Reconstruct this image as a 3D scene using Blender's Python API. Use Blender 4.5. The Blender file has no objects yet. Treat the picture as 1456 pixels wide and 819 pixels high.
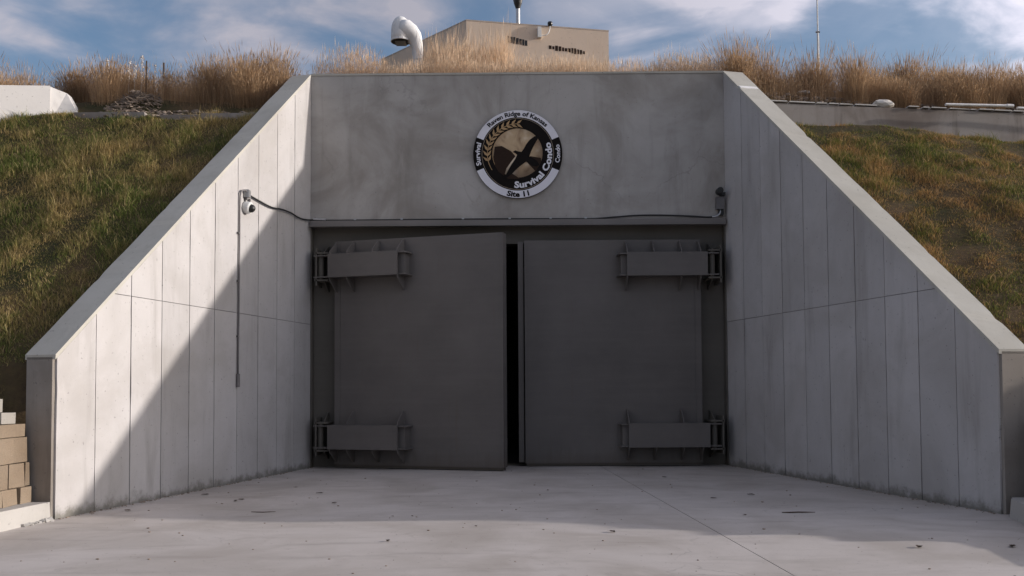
import bpy, bmesh, math, random
import numpy as np
from mathutils import Vector, Matrix, noise as mnoise
from mathutils.geometry import tessellate_polygon

random.seed(7)
rng = np.random.default_rng(7)
scene = bpy.context.scene
C = scene.collection
R = math.radians

# ------------------------------------------------------------------ camera
cam_d = bpy.data.cameras.new('camera')
cam = bpy.data.objects.new('camera', cam_d)
C.objects.link(cam)
_p, _r, _y = 0.0396, 0.0059, 0.0049
_m = Matrix.Rotation(_y, 3, 'Z') @ Matrix.Rotation(_p, 3, 'X') @ Matrix.Rotation(_r, 3, 'Y')
_x, _f, _u = _m.col[0], _m.col[1], _m.col[2]
mw = Matrix(((_x.x, _u.x, -_f.x, 0.0), (_x.y, _u.y, -_f.y, -15.2838), (_x.z, _u.z, -_f.z, 1.3297), (0, 0, 0, 1)))
cam.matrix_world = mw
cam_d.sensor_width = 36
cam_d.lens = 36 * 1275.02 / 1456
cam_d.shift_y = 92.0 / 1456
cam_d.clip_start = 0.1
cam_d.clip_end = 3000
scene.camera = cam

# ------------------------------------------------------------------ light
SUN_AZ, SUN_EL = 2.2, 13.0            # degrees north of +X, above the horizon
sd = bpy.data.lights.new('sun', 'SUN')
sd.energy = 2.4
sd.angle = R(1.0)
sd.color = (1.0, 0.925, 0.87)
sun = bpy.data.objects.new('sun', sd)
C.objects.link(sun)
dirv = Vector((math.cos(R(SUN_AZ)) * math.cos(R(SUN_EL)), math.sin(R(SUN_AZ)) * math.cos(R(SUN_EL)), math.sin(R(SUN_EL))))
sun.rotation_euler = dirv.to_track_quat('Z', 'Y').to_euler()
sun.location = (40, 0, 20)

world = bpy.data.worlds.new('World')
scene.world = world
world.use_nodes = True
wt = world.node_tree
wt.nodes.clear()
def wn(t): return wt.nodes.new(t)
sky = wn('ShaderNodeTexSky')
sky.sky_type = 'NISHITA'
sky.sun_disc = False
sky.sun_elevation = R(SUN_EL)
sky.sun_rotation = R(90 - SUN_AZ)
sky.air_density = 1.0; sky.dust_density = 4.0; sky.ozone_density = 3.0
tc = wn('ShaderNodeTexCoord')
sep = wn('ShaderNodeSeparateXYZ'); wt.links.new(tc.outputs['Generated'], sep.inputs[0])
def wmath(op, a, b=None):
    n = wn('ShaderNodeMath'); n.operation = op
    for i, v in enumerate((a, b)):
        if v is None: continue
        if isinstance(v, (int, float)): n.inputs[i].default_value = v
        else: wt.links.new(v, n.inputs[i])
    return n.outputs[0]
zc = wmath('ADD', wmath('MAXIMUM', sep.outputs[2], 0.0), 0.12)
px = wmath('DIVIDE', sep.outputs[0], zc); py = wmath('DIVIDE', sep.outputs[1], zc)
comb = wn('ShaderNodeCombineXYZ'); wt.links.new(px, comb.inputs[0]); wt.links.new(py, comb.inputs[1])
def cloud_layer(scale, lo, hi, off, stretch):
    mp = wn('ShaderNodeMapping'); mp.inputs['Location'].default_value = off; mp.inputs['Scale'].default_value = stretch
    mp.inputs['Rotation'].default_value = (0, 0, R(-14))
    wt.links.new(comb.outputs[0], mp.inputs[0])
    nz = wn('ShaderNodeTexNoise'); nz.inputs['Scale'].default_value = scale; nz.inputs['Detail'].default_value = 7
    nz.inputs['Roughness'].default_value = 0.52; nz.inputs['Distortion'].default_value = 0.5
    wt.links.new(mp.outputs[0], nz.inputs[0])
    mr = wn('ShaderNodeMapRange'); mr.interpolation_type = 'SMOOTHSTEP'
    mr.inputs['From Min'].default_value = lo; mr.inputs['From Max'].default_value = hi
    wt.links.new(nz.outputs[0], mr.inputs[0])
    return mr.outputs[0]
c1 = cloud_layer(1.9, 0.40, 0.62, (4.4, 0.6, 0), (1.0, 0.9, 1))
c2 = cloud_layer(5.0, 0.36, 0.70, (7.3, 2.2, 0), (1.0, 1.1, 1))
cl = wmath('MINIMUM', wmath('ADD', wmath('MULTIPLY', c1, wmath('ADD', wmath('MULTIPLY', c2, 0.6), 0.55)), wmath('MULTIPLY', c2, 0.08)), 0.9)
mixw = wn('ShaderNodeMix'); mixw.data_type = 'RGBA'
hs = wn('ShaderNodeHueSaturation'); hs.inputs['Saturation'].default_value = 0.95; hs.inputs['Value'].default_value = 0.70
wt.links.new(sky.outputs[0], hs.inputs['Color'])
wt.links.new(cl, mixw.inputs[0]); wt.links.new(hs.outputs[0], mixw.inputs[6])
# clouds scatter forward: brighter towards the low sun, dimmest at right angles to it
dp = wn('ShaderNodeVectorMath'); dp.operation = 'DOT_PRODUCT'; wt.links.new(tc.outputs['Generated'], dp.inputs[0]); dp.inputs[1].default_value = tuple(dirv)
fw = wmath('POWER', wmath('MAXIMUM', dp.outputs['Value'], 0.0), 1.5)
bk = wmath('MAXIMUM', wmath('MULTIPLY', dp.outputs['Value'], -1.0), 0.0)
ph = wmath('ADD', wmath('ADD', wmath('MULTIPLY', fw, 3.0), wmath('MULTIPLY', bk, 0.5)), 1.0)
cc = wn('ShaderNodeVectorMath'); cc.operation = 'SCALE'; cc.inputs[0].default_value = (1.85, 1.78, 2.02)
wt.links.new(ph, cc.inputs['Scale']); wt.links.new(cc.outputs[0], mixw.inputs[7])
bg = wn('ShaderNodeBackground'); bg.inputs['Strength'].default_value = 0.15
wt.links.new(mixw.outputs[2], bg.inputs[0])
wo = wn('ShaderNodeOutputWorld'); wt.links.new(bg.outputs[0], wo.inputs[0])

scene.view_settings.view_transform = 'Standard'
scene.view_settings.look = 'None'
scene.view_settings.exposure = 0.72
scene.view_settings.gamma = 1.0
scene.render.engine = 'CYCLES'
scene.cycles.max_bounces = 6
scene.cycles.diffuse_bounces = 4

# ------------------------------------------------------------------ materials
def new_mat(name):
    m = bpy.data.materials.new(name); m.use_nodes = True
    nt = m.node_tree
    return m, nt, nt.nodes['Principled BSDF']
def lk(nt, a, b): nt.links.new(a, b)
def noise_node(nt, vec, scale, detail=5, rough=0.55, sc=(1, 1, 1), dist=0.0):
    mp = nt.nodes.new('ShaderNodeMapping'); mp.inputs['Scale'].default_value = sc
    lk(nt, vec, mp.inputs[0])
    n = nt.nodes.new('ShaderNodeTexNoise'); n.inputs['Scale'].default_value = scale
    n.inputs['Detail'].default_value = detail; n.inputs['Roughness'].default_value = rough
    n.inputs['Distortion'].default_value = dist
    lk(nt, mp.outputs[0], n.inputs[0])
    return n.outputs[0]
def maprange(nt, v, a, b, c, d, smooth=False):
    n = nt.nodes.new('ShaderNodeMapRange')
    if smooth: n.interpolation_type = 'SMOOTHSTEP'
    for i, x in enumerate((a, b, c, d)): n.inputs[i + 1].default_value = x
    lk(nt, v, n.inputs[0]); return n.outputs[0]
def mixc(nt, fac, a, b, mode='MIX'):
    n = nt.nodes.new('ShaderNodeMix'); n.data_type = 'RGBA'; n.blend_type = mode
    for sock, v in ((n.inputs[0], fac), (n.inputs[6], a), (n.inputs[7], b)):
        if isinstance(v, (int, float)): sock.default_value = v
        elif isinstance(v, tuple): sock.default_value = (*v, 1) if len(v) == 3 else v
        else: lk(nt, v, sock)
    return n.outputs[2]
def mth(nt, op, a, b=None):
    n = nt.nodes.new('ShaderNodeMath'); n.operation = op
    for i, v in enumerate((a, b)):
        if v is None: continue
        if isinstance(v, (int, float)): n.inputs[i].default_value = v
        else: lk(nt, v, n.inputs[i])
    return n.outputs[0]
def bump(nt, h, strength, dist, bs):
    b = nt.nodes.new('ShaderNodeBump'); b.inputs['Strength'].default_value = strength
    b.inputs['Distance'].default_value = dist
    lk(nt, h, b.inputs['Height']); lk(nt, b.outputs[0], bs.inputs['Normal'])

def concrete(name, base, stain=(0.6, 0.57, 0.52), streak=0.35, blotch=0.3, per_obj=0.0, horizontal=False, basedirt=0.0, rough=0.85, cracks=0.0, relief=0.35):
    m, nt, bs = new_mat(name)
    g = nt.nodes.new('ShaderNodeNewGeometry').outputs['Position']
    big = noise_node(nt, g, 0.8, 6, 0.6, dist=0.6)
    mid = noise_node(nt, g, 4.0, 6, 0.62)
    fine = noise_node(nt, g, 60, 4, 0.7)
    st = noise_node(nt, g, 2.2, 5, 0.65, sc=(1.4, 1.4, 0.16) if not horizontal else (0.35, 1.6, 1), dist=0.3)
    col = mixc(nt, maprange(nt, big, 0.35, 0.7, 0, blotch, True), base, tuple(b * s for b, s in zip(base, stain)))
    col = mixc(nt, maprange(nt, st, 0.5, 0.78, 0, streak, True), col, tuple(b * s * 0.75 for b, s in zip(base, stain)))
    # pale efflorescence
    ef = noise_node(nt, g, 1.7, 6, 0.7, sc=(1, 1, 0.45), dist=1.0)
    col = mixc(nt, maprange(nt, ef, 0.57, 0.8, 0, 0.35, True), col, tuple(min(1, b * 1.35) for b in base))
    col = mixc(nt, maprange(nt, mid, 0.3, 0.75, 0.0, 0.22), col, tuple(b * 0.72 for b in base))
    col = mixc(nt, maprange(nt, fine, 0.3, 0.7, 0.0, 0.16), col, tuple(b * 0.7 for b in base))
    pit = noise_node(nt, g, 26, 2, 0.5)
    col = mixc(nt, maprange(nt, pit, 0.69, 0.73, 0, 0.55), col, tuple(b * 0.35 for b in base))
    sm = noise_node(nt, g, 3.3, 6, 0.75, sc=(1, 1, 0.6), dist=1.6)
    col = mixc(nt, maprange(nt, sm, 0.58, 0.72, 0, 0.4 * min(1, blotch + 0.3), True), col, tuple(b * s_ for b, s_ in zip(base, (0.62, 0.6, 0.57))))
    if per_obj:
        oi = nt.nodes.new('ShaderNodeObjectInfo').outputs['Random']
        v = maprange(nt, oi, 0, 1, 1 - per_obj, 1 + per_obj * 0.4)
        hsv = nt.nodes.new('ShaderNodeHueSaturation'); lk(nt, col, hsv.inputs['Color']); lk(nt, v, hsv.inputs['Value'])
        col = hsv.outputs[0]
    if basedirt:
        sp = nt.nodes.new('ShaderNodeSeparateXYZ'); lk(nt, g, sp.inputs[0])
        dz = mth(nt, 'ADD', sp.outputs[2], mth(nt, 'MULTIPLY', mth(nt, 'SUBTRACT', noise_node(nt, g, 5, 5, 0.7), 0.5), 0.35))
        col = mixc(nt, maprange(nt, dz, 0.0, 0.14, basedirt, 0, True), col, (0.09, 0.085, 0.06))
    if cracks:
        vo = nt.nodes.new('ShaderNodeTexVoronoi'); vo.feature = 'DISTANCE_TO_EDGE'; vo.inputs['Scale'].default_value = 0.45
        wv = nt.nodes.new('ShaderNodeVectorMath'); wv.operation = 'ADD'
        nn = nt.nodes.new('ShaderNodeTexNoise'); nn.inputs['Scale'].default_value = 2.5; nn.inputs['Detail'].default_value = 6
        lk(nt, g, nn.inputs[0]); sc_ = nt.nodes.new('ShaderNodeVectorMath'); sc_.operation = 'SCALE'; sc_.inputs['Scale'].default_value = 0.6
        lk(nt, nn.outputs['Color'], sc_.inputs[0]); lk(nt, g, wv.inputs[0]); lk(nt, sc_.outputs[0], wv.inputs[1])
        lk(nt, wv.outputs[0], vo.inputs[0])
        line = maprange(nt, vo.outputs[0], 0.0, 0.006, cracks, 0)
        keep = maprange(nt, noise_node(nt, g, 0.5, 3), 0.5, 0.62, 0, 1, True)
        col = mixc(nt, mth(nt, 'MULTIPLY', line, keep), col, tuple(b * 0.45 for b in base))
    lk(nt, col, bs.inputs['Base Color'])
    bs.inputs['Roughness'].default_value = rough
    bs.inputs['Specular IOR Level'].default_value = 0.25
    h = mth(nt, 'ADD', mth(nt, 'MULTIPLY', mid, 0.6), mth(nt, 'MULTIPLY', fine, 0.4))
    bump(nt, h, relief, 0.006 if relief < 0.5 else 0.02, bs)
    return m

def plain(name, col, rough=0.6, metal=0.0, var=0.15, scale=8, spec=0.4, bmp=0.0):
    m, nt, bs = new_mat(name)
    g = nt.nodes.new('ShaderNodeNewGeometry').outputs['Position']
    n = noise_node(nt, g, scale, 6, 0.65)
    c = mixc(nt, maprange(nt, n, 0.3, 0.7, 0, 1), tuple(x * (1 - var) for x in col), tuple(min(1, x * (1 + var)) for x in col))
    lk(nt, c, bs.inputs['Base Color'])
    bs.inputs['Roughness'].default_value = rough; bs.inputs['Metallic'].default_value = metal
    bs.inputs['Specular IOR Level'].default_value = spec
    if bmp: bump(nt, n, bmp, 0.004, bs)
    return m

def steel_paint(name, col):
    m, nt, bs = new_mat(name)
    g = nt.nodes.new('ShaderNodeNewGeometry').outputs['Position']
    big = noise_node(nt, g, 0.9, 5, 0.6)
    hz = noise_node(nt, g, 3.0, 4, 0.6, sc=(0.25, 0.25, 3.5))
    dr = noise_node(nt, g, 4.0, 5, 0.7, sc=(2.2, 2.2, 0.18))
    c = mixc(nt, maprange(nt, big, 0.3, 0.7, 0, 1), tuple(x * 0.84 for x in col), tuple(x * 1.12 for x in col))
    c = mixc(nt, maprange(nt, hz, 0.45, 0.8, 0, 0.3), c, tuple(x * 1.3 for x in col))
    c = mixc(nt, maprange(nt, dr, 0.58, 0.8, 0, 0.35, True), c, (col[0] * 0.9, col[1] * 0.72, col[2] * 0.55))
    sp = nt.nodes.new('ShaderNodeSeparateXYZ'); lk(nt, g, sp.inputs[0])
    dz = mth(nt, 'ADD', sp.outputs[2], mth(nt, 'MULTIPLY', mth(nt, 'SUBTRACT', dr, 0.5), 0.6))
    c = mixc(nt, maprange(nt, dz, 0.0, 0.35, 0.45, 0, True), c, (0.09, 0.07, 0.05))
    lk(nt, c, bs.inputs['Base Color'])
    bs.inputs['Roughness'].default_value = 0.55; bs.inputs['Specular IOR Level'].default_value = 0.35
    bump(nt, mth(nt, 'ADD', mth(nt, 'MULTIPLY', noise_node(nt, g, 1.2, 3), 1.0), mth(nt, 'MULTIPLY', hz, 0.3)), 0.25, 0.012, bs)
    return m

def grass_mat(name, cols, scale, lo=0.38, hi=0.62, transl=0.35):
    """cols: patch colour a, patch colour b, third colour picked per blade"""
    m, nt, bs = new_mat(name)
    g = nt.nodes.new('ShaderNodeNewGeometry').outputs['Position']
    at = nt.nodes.new('ShaderNodeAttribute'); at.attribute_name = 'rnd'; rn = at.outputs['Fac']
    n = noise_node(nt, g, scale, 4, 0.6)
    n2 = mth(nt, 'ADD', n, mth(nt, 'MULTIPLY', mth(nt, 'SUBTRACT', rn, 0.5), 0.22))
    c = mixc(nt, maprange(nt, n2, lo, hi, 0, 1), cols[0], cols[1])
    c = mixc(nt, maprange(nt, rn, 0.72, 0.95, 0, 0.85), c, cols[2])
    v = maprange(nt, mth(nt, 'FRACT', mth(nt, 'MULTIPLY', rn, 17.3)), 0, 1, 0.65, 1.3)
    hsv = nt.nodes.new('ShaderNodeHueSaturation'); lk(nt, c, hsv.inputs['Color']); lk(nt, v, hsv.inputs['Value'])
    c = hsv.outputs[0]
    lk(nt, c, bs.inputs['Base Color']); bs.inputs['Roughness'].default_value = 0.75
    bs.inputs['Specular IOR Level'].default_value = 0.2
    tr = nt.nodes.new('ShaderNodeBsdfTranslucent'); lk(nt, c, tr.inputs[0])
    mx = nt.nodes.new('ShaderNodeMixShader'); mx.inputs[0].default_value = transl
    out = nt.nodes['Material Output']
    lk(nt, bs.outputs[0], mx.inputs[1]); lk(nt, tr.outputs[0], mx.inputs[2]); lk(nt, mx.outputs[0], out.inputs[0])
    return m

M = {}
M['wing'] = concrete('wing_concrete', (0.51, 0.49, 0.48), streak=0.5, blotch=0.45, per_obj=0.09, basedirt=0.7)
M['groove'] = concrete('groove_concrete', (0.16, 0.155, 0.15))
M['head'] = concrete('headwall_concrete', (0.45, 0.43, 0.405), streak=0.55, blotch=1.0, stain=(0.60, 0.575, 0.54), cracks=0.5)
M['cope'] = concrete('coping_concrete', (0.50, 0.48, 0.425), streak=0.3, blotch=0.4)
M['slab'] = concrete('apron_concrete', (0.52, 0.475, 0.44), streak=0.5, blotch=0.6, horizontal=True, rough=0.8, cracks=0.5)
M['end_shade'] = concrete('end_shade_concrete', (0.31, 0.28, 0.25), streak=0.8, blotch=0.6)  # wing wall concrete darkened for the end faces, shade set in the colour
M['oldwall'] = concrete('weathered_concrete', (0.33, 0.30, 0.275), streak=1.0, blotch=0.9, stain=(0.45, 0.38, 0.33))
M['white_conc'] = concrete('white_concrete', (0.68, 0.66, 0.64), streak=0.15, blotch=0.2, stain=(0.75, 0.73, 0.7))
M['footing'] = concrete('footing_concrete', (0.46, 0.44, 0.41), streak=0.25, blotch=0.3)
M['block'] = concrete('tan_block', (0.28, 0.22, 0.16), streak=0.5, blotch=0.7, relief=0.9, per_obj=0.25, stain=(0.75, 0.68, 0.6))
M['block_grey'] = concrete('grey_block', (0.33, 0.31, 0.28), streak=0.4, per_obj=0.15)
M['dark_conc'] = concrete('tunnel_concrete', (0.12, 0.11, 0.10))
M['steel'] = steel_paint('door_paint', (0.13, 0.118, 0.11))
M['frame'] = steel_paint('frame_paint', (0.11, 0.10, 0.085))
M['lintel'] = steel_paint('lintel_paint', (0.18, 0.165, 0.155))
M['black'] = plain('black_plastic', (0.02, 0.02, 0.02), 0.4)
M['conduit'] = plain('grey_conduit', (0.16, 0.15, 0.15), 0.45, 0.3)
M['galv'] = plain('galvanised', (0.45, 0.45, 0.45), 0.4, 0.7)
M['cam_white'] = plain('white_plastic', (0.7, 0.7, 0.68), 0.4)
M['vent'] = plain('pale_grey_paint', (0.72, 0.72, 0.71), 0.85, 0.0, 0.12, 5, 0.15)
M['tan'] = concrete('tan_stucco', (0.72, 0.59, 0.47), streak=0.15, blotch=0.25, stain=(0.85, 0.8, 0.75))
M['tan_trim'] = plain('tan_trim', (0.5, 0.41, 0.33), 0.6)
M['soil'] = plain('dark_soil', (0.07, 0.05, 0.035), 0.95, 0, 0.5, 6, 0.1, 0.6)
M['pvc'] = plain('white_pvc', (0.75, 0.73, 0.7), 0.5)
M['rock'] = concrete('pale_rock', (0.72, 0.68, 0.62))
M['rubble'] = plain('rubble', (0.26, 0.21, 0.17), 0.9, 0, 0.5, 9, 0.1, 0.5)
M['leaf'] = plain('dead_leaf', (0.07, 0.045, 0.03), 0.8, 0, 0.4, 30)
M['gold'] = None
M['s_white'] = plain('sign_white', (0.72, 0.71, 0.75), 0.45, var=0.04)
M['s_black'] = plain('sign_black', (0.010, 0.008, 0.007), 0.7, spec=0.1)
M['s_brown'] = plain('sign_brown', (0.028, 0.015, 0.009), 0.6, spec=0.15)
M['s_gold'] = plain('sign_gold', (0.42, 0.27, 0.13), 0.4, 0.15, 0.25, 12)
M['s_line'] = plain('sign_rim_line', (0.3, 0.24, 0.18), 0.4)
M['turf_l'] = grass_mat('turf_blades', ((0.12, 0.155, 0.035), (0.40, 0.29, 0.12), (0.50, 0.38, 0.20)), 1.1)
M['turf_r'] = grass_mat('turf_blades_dry', ((0.125, 0.145, 0.03), (0.38, 0.22, 0.085), (0.48, 0.33, 0.16)), 1.1, 0.42, 0.60)
M['tall'] = grass_mat('dry_stalks', ((0.74, 0.56, 0.39), (0.60, 0.43, 0.28), (0.82, 0.69, 0.53)), 0.9, transl=0.45)
M['tall_d'] = grass_mat('rusty_stalks', ((0.50, 0.335, 0.19), (0.28, 0.175, 0.10), (0.62, 0.46, 0.30)), 0.8, transl=0.4)
M['plume'] = plain('pale_plume', (0.65, 0.6, 0.55), 0.8)
m, nt, bs = new_mat('hill_soil')
g = nt.nodes.new('ShaderNodeNewGeometry').outputs['Position']
n = noise_node(nt, g, 0.8, 7, 0.6); n2 = noise_node(nt, g, 14, 6, 0.7)
c = mixc(nt, maprange(nt, n, 0.38, 0.62, 0, 1), (0.045, 0.05, 0.02), (0.13, 0.085, 0.045))
c = mixc(nt, maprange(nt, n2, 0.35, 0.7, 0, 0.7), c, (0.05, 0.035, 0.025))
lk(nt, c, bs.inputs['Base Color']); bs.inputs['Roughness'].default_value = 0.95; bs.inputs['Specular IOR Level'].default_value = 0.1
bump(nt, n2, 0.8, 0.03, bs)
M['hill'] = m

# ------------------------------------------------------------------ mesh helpers
def link(o, parent=None):
    C.objects.link(o)
    if parent is not None: o.parent = parent
    return o
def meshobj(name, bm, mat, parent=None, smooth=False, bevel=0.0, segs=1):
    if bevel:
        es = [e for e in bm.edges if len(e.link_faces) == 2 and e.calc_face_angle(0) > 0.5]
        bmesh.ops.bevel(bm, geom=es, offset=bevel, segments=segs, affect='EDGES', clamp_overlap=True)
    bmesh.ops.recalc_face_normals(bm, faces=bm.faces[:])
    me = bpy.data.meshes.new(name); bm.to_mesh(me); bm.free()
    me.materials.append(mat)
    if smooth:
        for p in me.polygons: p.use_smooth = True
    return link(bpy.data.objects.new(name, me), parent)
def empty(name, loc=(0, 0, 0), rz=0.0, parent=None):
    o = bpy.data.objects.new(name, None); o.empty_display_size = 0.3
    o.location = loc; o.rotation_euler = (0, 0, rz)
    return link(o, parent)
def tag(o, label=None, cat=None, group=None, kind=None):
    if label: o['label'] = label
    if cat: o['category'] = cat
    if group: o['group'] = group
    if kind: o['kind'] = kind
    return o
def hexa(bm, b, t):
    vs = [bm.verts.new(p) for p in b] + [bm.verts.new(p) for p in t]
    n = len(b)
    bm.faces.new(vs[:n][::-1]); bm.faces.new(vs[n:])
    for i in range(n):
        j = (i + 1) % n
        bm.faces.new((vs[i], vs[j], vs[n + j], vs[n + i]))
    return vs
def box(bm, x0, x1, y0, y1, z0, z1):
    return hexa(bm, [(x0, y0, z0), (x1, y0, z0), (x1, y1, z0), (x0, y1, z0)], [(x0, y0, z1), (x1, y0, z1), (x1, y1, z1), (x0, y1, z1)])
def tube(bm, path, r, n=10, cap=True):
    path = [Vector(p) for p in path]
    rs = r if isinstance(r, (list, tuple)) else [r] * len(path)
    rings = []; prev = None
    for i, p in enumerate(path):
        t = (path[min(i + 1, len(path) - 1)] - path[max(i - 1, 0)]).normalized()
        if prev is None:
            a = t.orthogonal().normalized()
        else:
            a = (prev - t * prev.dot(t)).normalized()
        prev = a; b = t.cross(a)
        rings.append([bm.verts.new(p + (a * math.cos(2 * math.pi * k / n) + b * math.sin(2 * math.pi * k / n)) * rs[i]) for k in range(n)])
    for A, B in zip(rings, rings[1:]):
        for k in range(n):
            bm.faces.new((A[k], A[(k + 1) % n], B[(k + 1) % n], B[k]))
    if cap:
        bm.faces.new(rings[0][::-1]); bm.faces.new(rings[-1])
def smooth_path(pts, k=6):
    pts = [Vector(p) for p in pts]; out = []
    P = [pts[0]] + pts + [pts[-1]]
    for i in range(1, len(P) - 2):
        for j in range(k):
            t = j / k; a, b, c, d = P[i - 1], P[i], P[i + 1], P[i + 2]
            out.append(0.5 * ((2 * b) + (c - a) * t + (2 * a - 5 * b + 4 * c - d) * t * t + (3 * b - a - 3 * c + d) * t ** 3))
    out.append(pts[-1]); return out
def lathe(bm, prof, n=20, axis='Z', org=(0, 0, 0)):
    rings = []
    for r, h in prof:
        ring = []
        for k in range(n):
            a = 2 * math.pi * k / n
            v = Vector((r * math.cos(a), r * math.sin(a), h))
            if axis == 'X': v = Vector((h, v.x, v.y))
            if axis == 'Y': v = Vector((v.x, h, v.y))
            ring.append(bm.verts.new(v + Vector(org)))
        rings.append(ring)
    for A, B in zip(rings, rings[1:]):
        for k in range(n): bm.faces.new((A[k], A[(k + 1) % n], B[(k + 1) % n], B[k]))
    bm.faces.new(rings[0][::-1]); bm.faces.new(rings[-1])

# ------------------------------------------------------------------ key dimensions
LA, LB = Vector((-3.518, 0, 0)), Vector((-4.787, -5.962, 0))
RA, RB = Vector((3.596, 0, 0)), Vector((4.997, -5.939, 0))
H, HE, J = 6.776, 1.728, 2.44
TH = 0.36

# ------------------------------------------------------------------ ground and hill
bm = bmesh.new()
xs = [-900, -300, -100, -40, -20, -10, 10, 20, 40, 100, 300, 900]
ys = [-900, -300, -100, -50, -30, -20, -10, 10, 30, 100, 300, 900]
gv = [[bm.verts.new((x, y, -0.06)) for x in xs] for y in ys]
for a, b in zip(gv, gv[1:]):
    for i in range(len(xs) - 1): bm.faces.new((a[i], a[i + 1], b[i + 1], b[i]))
tag(meshobj('ground', bm, M['hill']), kind='structure')

def wing_x(y, side):
    A, B = (LA, LB) if side < 0 else (RA, RB)
    t = min(1.0, max(0.0, y / B.y))
    return A.x + (B.x - A.x) * t
def sstep(a, b, x):
    t = min(1, max(0, (x - a) / (b - a))); return t * t * (3 - 2 * t)
def lerp_pts(y, pts):
    if y <= pts[0][0]: return pts[0][1]
    for (a, za), (b, zb) in zip(pts, pts[1:]):
        if y <= b: return za + (zb - za) * (y - a) / (b - a)
    return pts[-1][1]
def rwall_y(x): return -0.45 + (x - 4.3) * 0.75 / 4.7      # line of the low wall on the right
PROF_L = [(-8.6, -0.2), (-6.9, 0.72), (-6.0, 1.42), (-0.95, 5.78), (-0.55, 5.88), (-0.1, 6.25), (0.5, 6.45), (1.2, 6.52), (3.0, 6.6), (14, 6.7), (40, 4.5), (90, -1.0)]
PROF_R = [(-8.6, -0.2), (-6.9, 0.72), (-6.0, 1.40), (-3.0, 3.95), (-0.45, 5.68), (0.0, 5.7)]
PROF_RT = [(0.0, 6.05), (0.12, 6.10), (0.5, 6.42), (2.0, 6.58), (14, 6.7), (40, 4.5), (90, -1.0)]
PROF_C = [(0.3, 6.55), (1.5, 6.68), (3.2, 7.1), (5.5, 7.2), (10, 7.1), (14, 6.8), (40, 4.5), (90, -1.0)]
def hill_z(x, y):
    nz = mnoise.noise(Vector((x * 0.55, y * 0.55, 0.3))) * 0.14 + mnoise.noise(Vector((x * 2.1, y * 2.1, 2.3))) * 0.05
    if y < -8.3: nz *= 0.3
    zl = lerp_pts(y, PROF_L)
    d = y - (rwall_y(x) + 0.18)
    zr = lerp_pts(d, PROF_RT) if d > 0 else lerp_pts(y if y < -0.6 else y - rwall_y(x) - 0.0, PROF_R)
    if x > 4.3 and d <= 0: zr -= min(0.28, (x - 4.3) * 0.05) * sstep(-4, -0.5, y)
    if x < 0: z = zl
    else: z = zr
    if y > 0.3:
        zc = lerp_pts(y, PROF_C)
        k = 1 - sstep(3.2, 5.2, abs(x)); z = z * (1 - k) + zc * k
    fall = sstep(25, 80, abs(x))
    z = z * (1 - fall) - 0.3 * fall
    if y < -5.84 and abs(x) < 9:
        z = min(z, 0.96 + max(0, abs(x) - 5.5) * 0.8)
    edge = 1.0
    if y > -6.2:
        edge = min(1, max(0.15, (abs(x) - abs(wing_x(y, x))) / 1.2)) if y < 0.4 else min(1.0, 0.3 + (y - 0.4) * 0.5)
    return z + nz * edge
bm = bmesh.new()
def grid(xf, ylist, us):
    rows = [[bm.verts.new((xf(y, u), y, hill_z(xf(y, u), y))) for u in us] for y in ylist]
    for a, b in zip(rows, rows[1:]):
        for i in range(len(us) - 1): bm.faces.new((a[i], a[i + 1], b[i + 1], b[i]))
us = [round(0.2 * k, 2) for k in range(36)] + [7.6, 8.6, 10, 13, 18, 25, 35, 50, 65, 90]
yl = [float(v) for v in np.arange(-8.7, -6.05, 0.2)] + [-5.95, -5.87, -5.81] + [float(v) for v in np.arange(-5.7, 0.41, 0.2)] + [0.4001]
grid(lambda y, u: wing_x(y, -1) - 0.20 - u if y > -5.84 else -5.15 - u, yl, us[::-1])
grid(lambda y, u: wing_x(y, 1) + 0.20 + u if y > -5.84 else 5.32 + u, yl, us)
yb = [0.4, 0.6, 0.8, 1.1, 1.4, 1.8, 2.2, 2.7, 3.2, 4, 5, 6.5, 8, 10, 14, 20, 28, 40, 60, 90]
xb = sorted([-(3.72 + u) for u in us] + list(np.arange(-3.6, 3.7, 0.4)) + [3.8 + u for u in us])
grid(lambda y, u: u, yb, xb)
hill = tag(meshobj('hill', bm, M['hill'], smooth=True), kind='structure')

# ------------------------------------------------------------------ apron
apron = tag(empty('apron'), kind='structure')
def poly_slab(pts, z0, z1, mat, name, parent, bevel=0.008):
    b = bmesh.new(); hexa(b, [(x, y, z0) for x, y in pts], [(x, y, z1) for x, y in pts])
    return meshobj(name, b, mat, parent, bevel=bevel)
def jx(y): return 1.668 + (y + 4.279) * (1.946 - 1.668) / (-8.917 + 4.279)
poly_slab([(-5.4, -6.0), (-9, -12), (-9, -26), (jx(-26) - 0.005, -26), (jx(0.25) - 0.005, 0.25), (-3.75, 0.25)], -0.2, 0.0, M['slab'], 'slab', apron)
poly_slab([(jx(-26) + 0.005, -26), (9, -26), (9, -12), (5.6, -6.0), (3.85, 0.25), (jx(0.25) + 0.005, 0.25)], -0.2, 0.0, M['slab'], 'slab', apron)

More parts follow.
